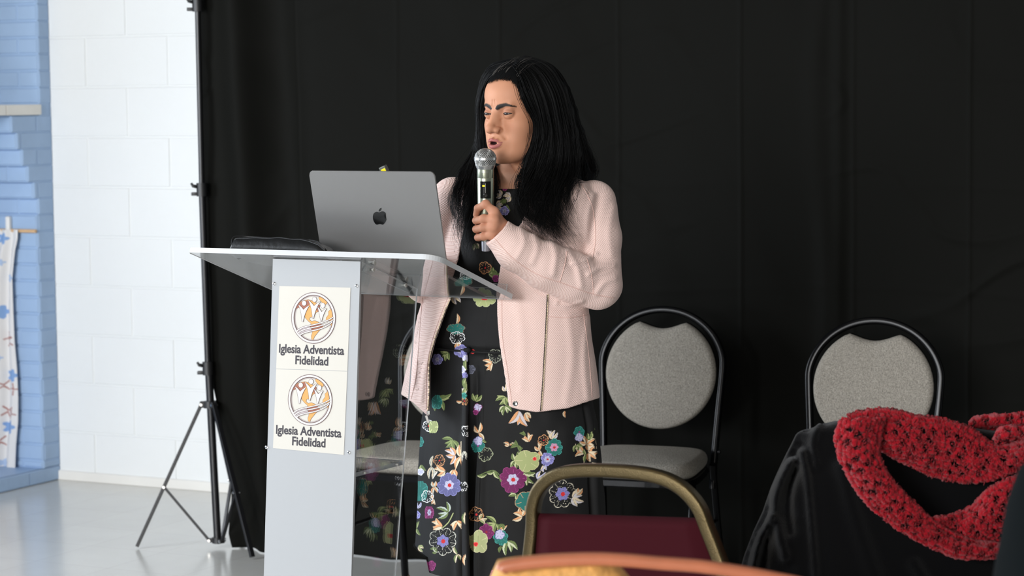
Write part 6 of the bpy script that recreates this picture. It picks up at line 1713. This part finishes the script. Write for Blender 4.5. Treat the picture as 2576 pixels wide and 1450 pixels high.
for sx_ in (-1, 1):
    for sy_ in (-1, 1): cyl(bm, gc + [sx_ * 0.09, sy_ * 0.08, 0], gc + [sx_ * 0.07, sy_ * 0.06, 0.56], 0.012)
bbox(bm, gc + [0, 0, 0.57], X3, Y3, Z3, 0.2, 0.18, 0.03, 0.005)
tag(bobj('stool', bm, MATS['black metal']), 'small black stool under the blurred dark garment at the right edge', 'stool')

# ================================================================= straw bag with leather handle on a table, close to the camera
YB = 3.2
mat('tan leather', srgb(184, 110, 78), 0.35, spec=0.5, var=0.06, vscale=30)
ms = mat('woven straw', srgb(214, 160, 88), 0.7, bump=0.9, bscale=120, var=0.18, vscale=70)
bag = thing('straw_bag', 'blurred tan woven straw bag with copper-brown leather handle at the bottom edge', 'bag', tuple(P(1420, 1450, YB)[:2]) + (0.742,))
hp = [P(x, y, YB + d) for x, y, d in ((1262, 1436, 0.0), (1275, 1425, 0), (1354, 1414, 0), (1478, 1407, 0), (1571, 1410, 0), (1665, 1418, 0), (1758, 1425, 0), (1850, 1438, 0), (1944, 1455, 0), (2030, 1474, 0), (2110, 1510, .01), (2150, 1580, .02), (2120, 1680, .03), (1980, 1740, .03), (1760, 1770, .0), (1600, 1775, 0.0), (1480, 1775, 0.01))]
bm = bmesh.new(); tube(bm, catmull(hp, 8), 1.0, section=rect_sec(0.0108, 0.0085, 0.95, 5), up=(0, 1, 0.1)); at_origin(bobj('handle', bm, MATS['tan leather'], None, autosmooth=70), bag)
bl = [(1244, 1446), (1262, 1430), (1340, 1420), (1430, 1414), (1500, 1414), (1530, 1428), (1580, 1462), (1640, 1560), (1660, 1700), (1640, 1790), (1400, 1794), (1200, 1790), (1175, 1700), (1200, 1560)]
oc = catmull([P(x, y, YB) for x, y in bl], 5, closed=True); cb = oc.mean(0)
V = []; F = []; nr = 13; m_ = len(oc)
for r in range(nr):
    a = math.pi * r / (nr - 1) - math.pi / 2; V += [cb + (q - cb) * (0.55 + 0.45 * math.cos(a) ** 0.5 if abs(a) < 1.56 else 0.5) + np.array([0, 0.045 * math.sin(a) + 0.055, 0]) for q in oc]
for r in range(nr - 1):
    for k in range(m_): F.append((r * m_ + k, r * m_ + (k + 1) % m_, (r + 1) * m_ + (k + 1) % m_, (r + 1) * m_ + k))
V += [np.mean(V[:m_], 0), np.mean(V[-m_:], 0)]; nV_ = len(V)
F += [(k, nV_ - 2, (k + 1) % m_) for k in range(m_)] + [((nr - 1) * m_ + k, (nr - 1) * m_ + (k + 1) % m_, nV_ - 1) for k in range(m_)]
at_origin(mesh_obj('woven_body', V, F, ms, smooth=True), bag)
tc_ = P(1600, 1450, YB + 0.1); 
tb = thing('table', 'round folding table below the straw bag, under the bottom edge of the view', 'table', (tc_[0], tc_[1], 0))
bm = bmesh.new(); lathe(bm, tc_ * [1, 1, 0] + ZZ * 0.712, (0, 0, 1), [(0, 0.40), (0.003, 0.41), (0.024, 0.41), (0.027, 0.405)], 64); at_origin(bobj('tabletop', bm, MATS['base white'], None, autosmooth=40), tb)
for a in (0.6, 2.2, 3.8, 5.3):
    bm = bmesh.new(); c_ = tc_ * [1, 1, 0]; d = np.array([math.cos(a), math.sin(a), 0]); cyl(bm, c_ + d * 0.36, c_ + d * 0.32 + ZZ * 0.712, 0.012); at_origin(bobj('leg', bm, MATS['black metal'], None, autosmooth=40), tb)
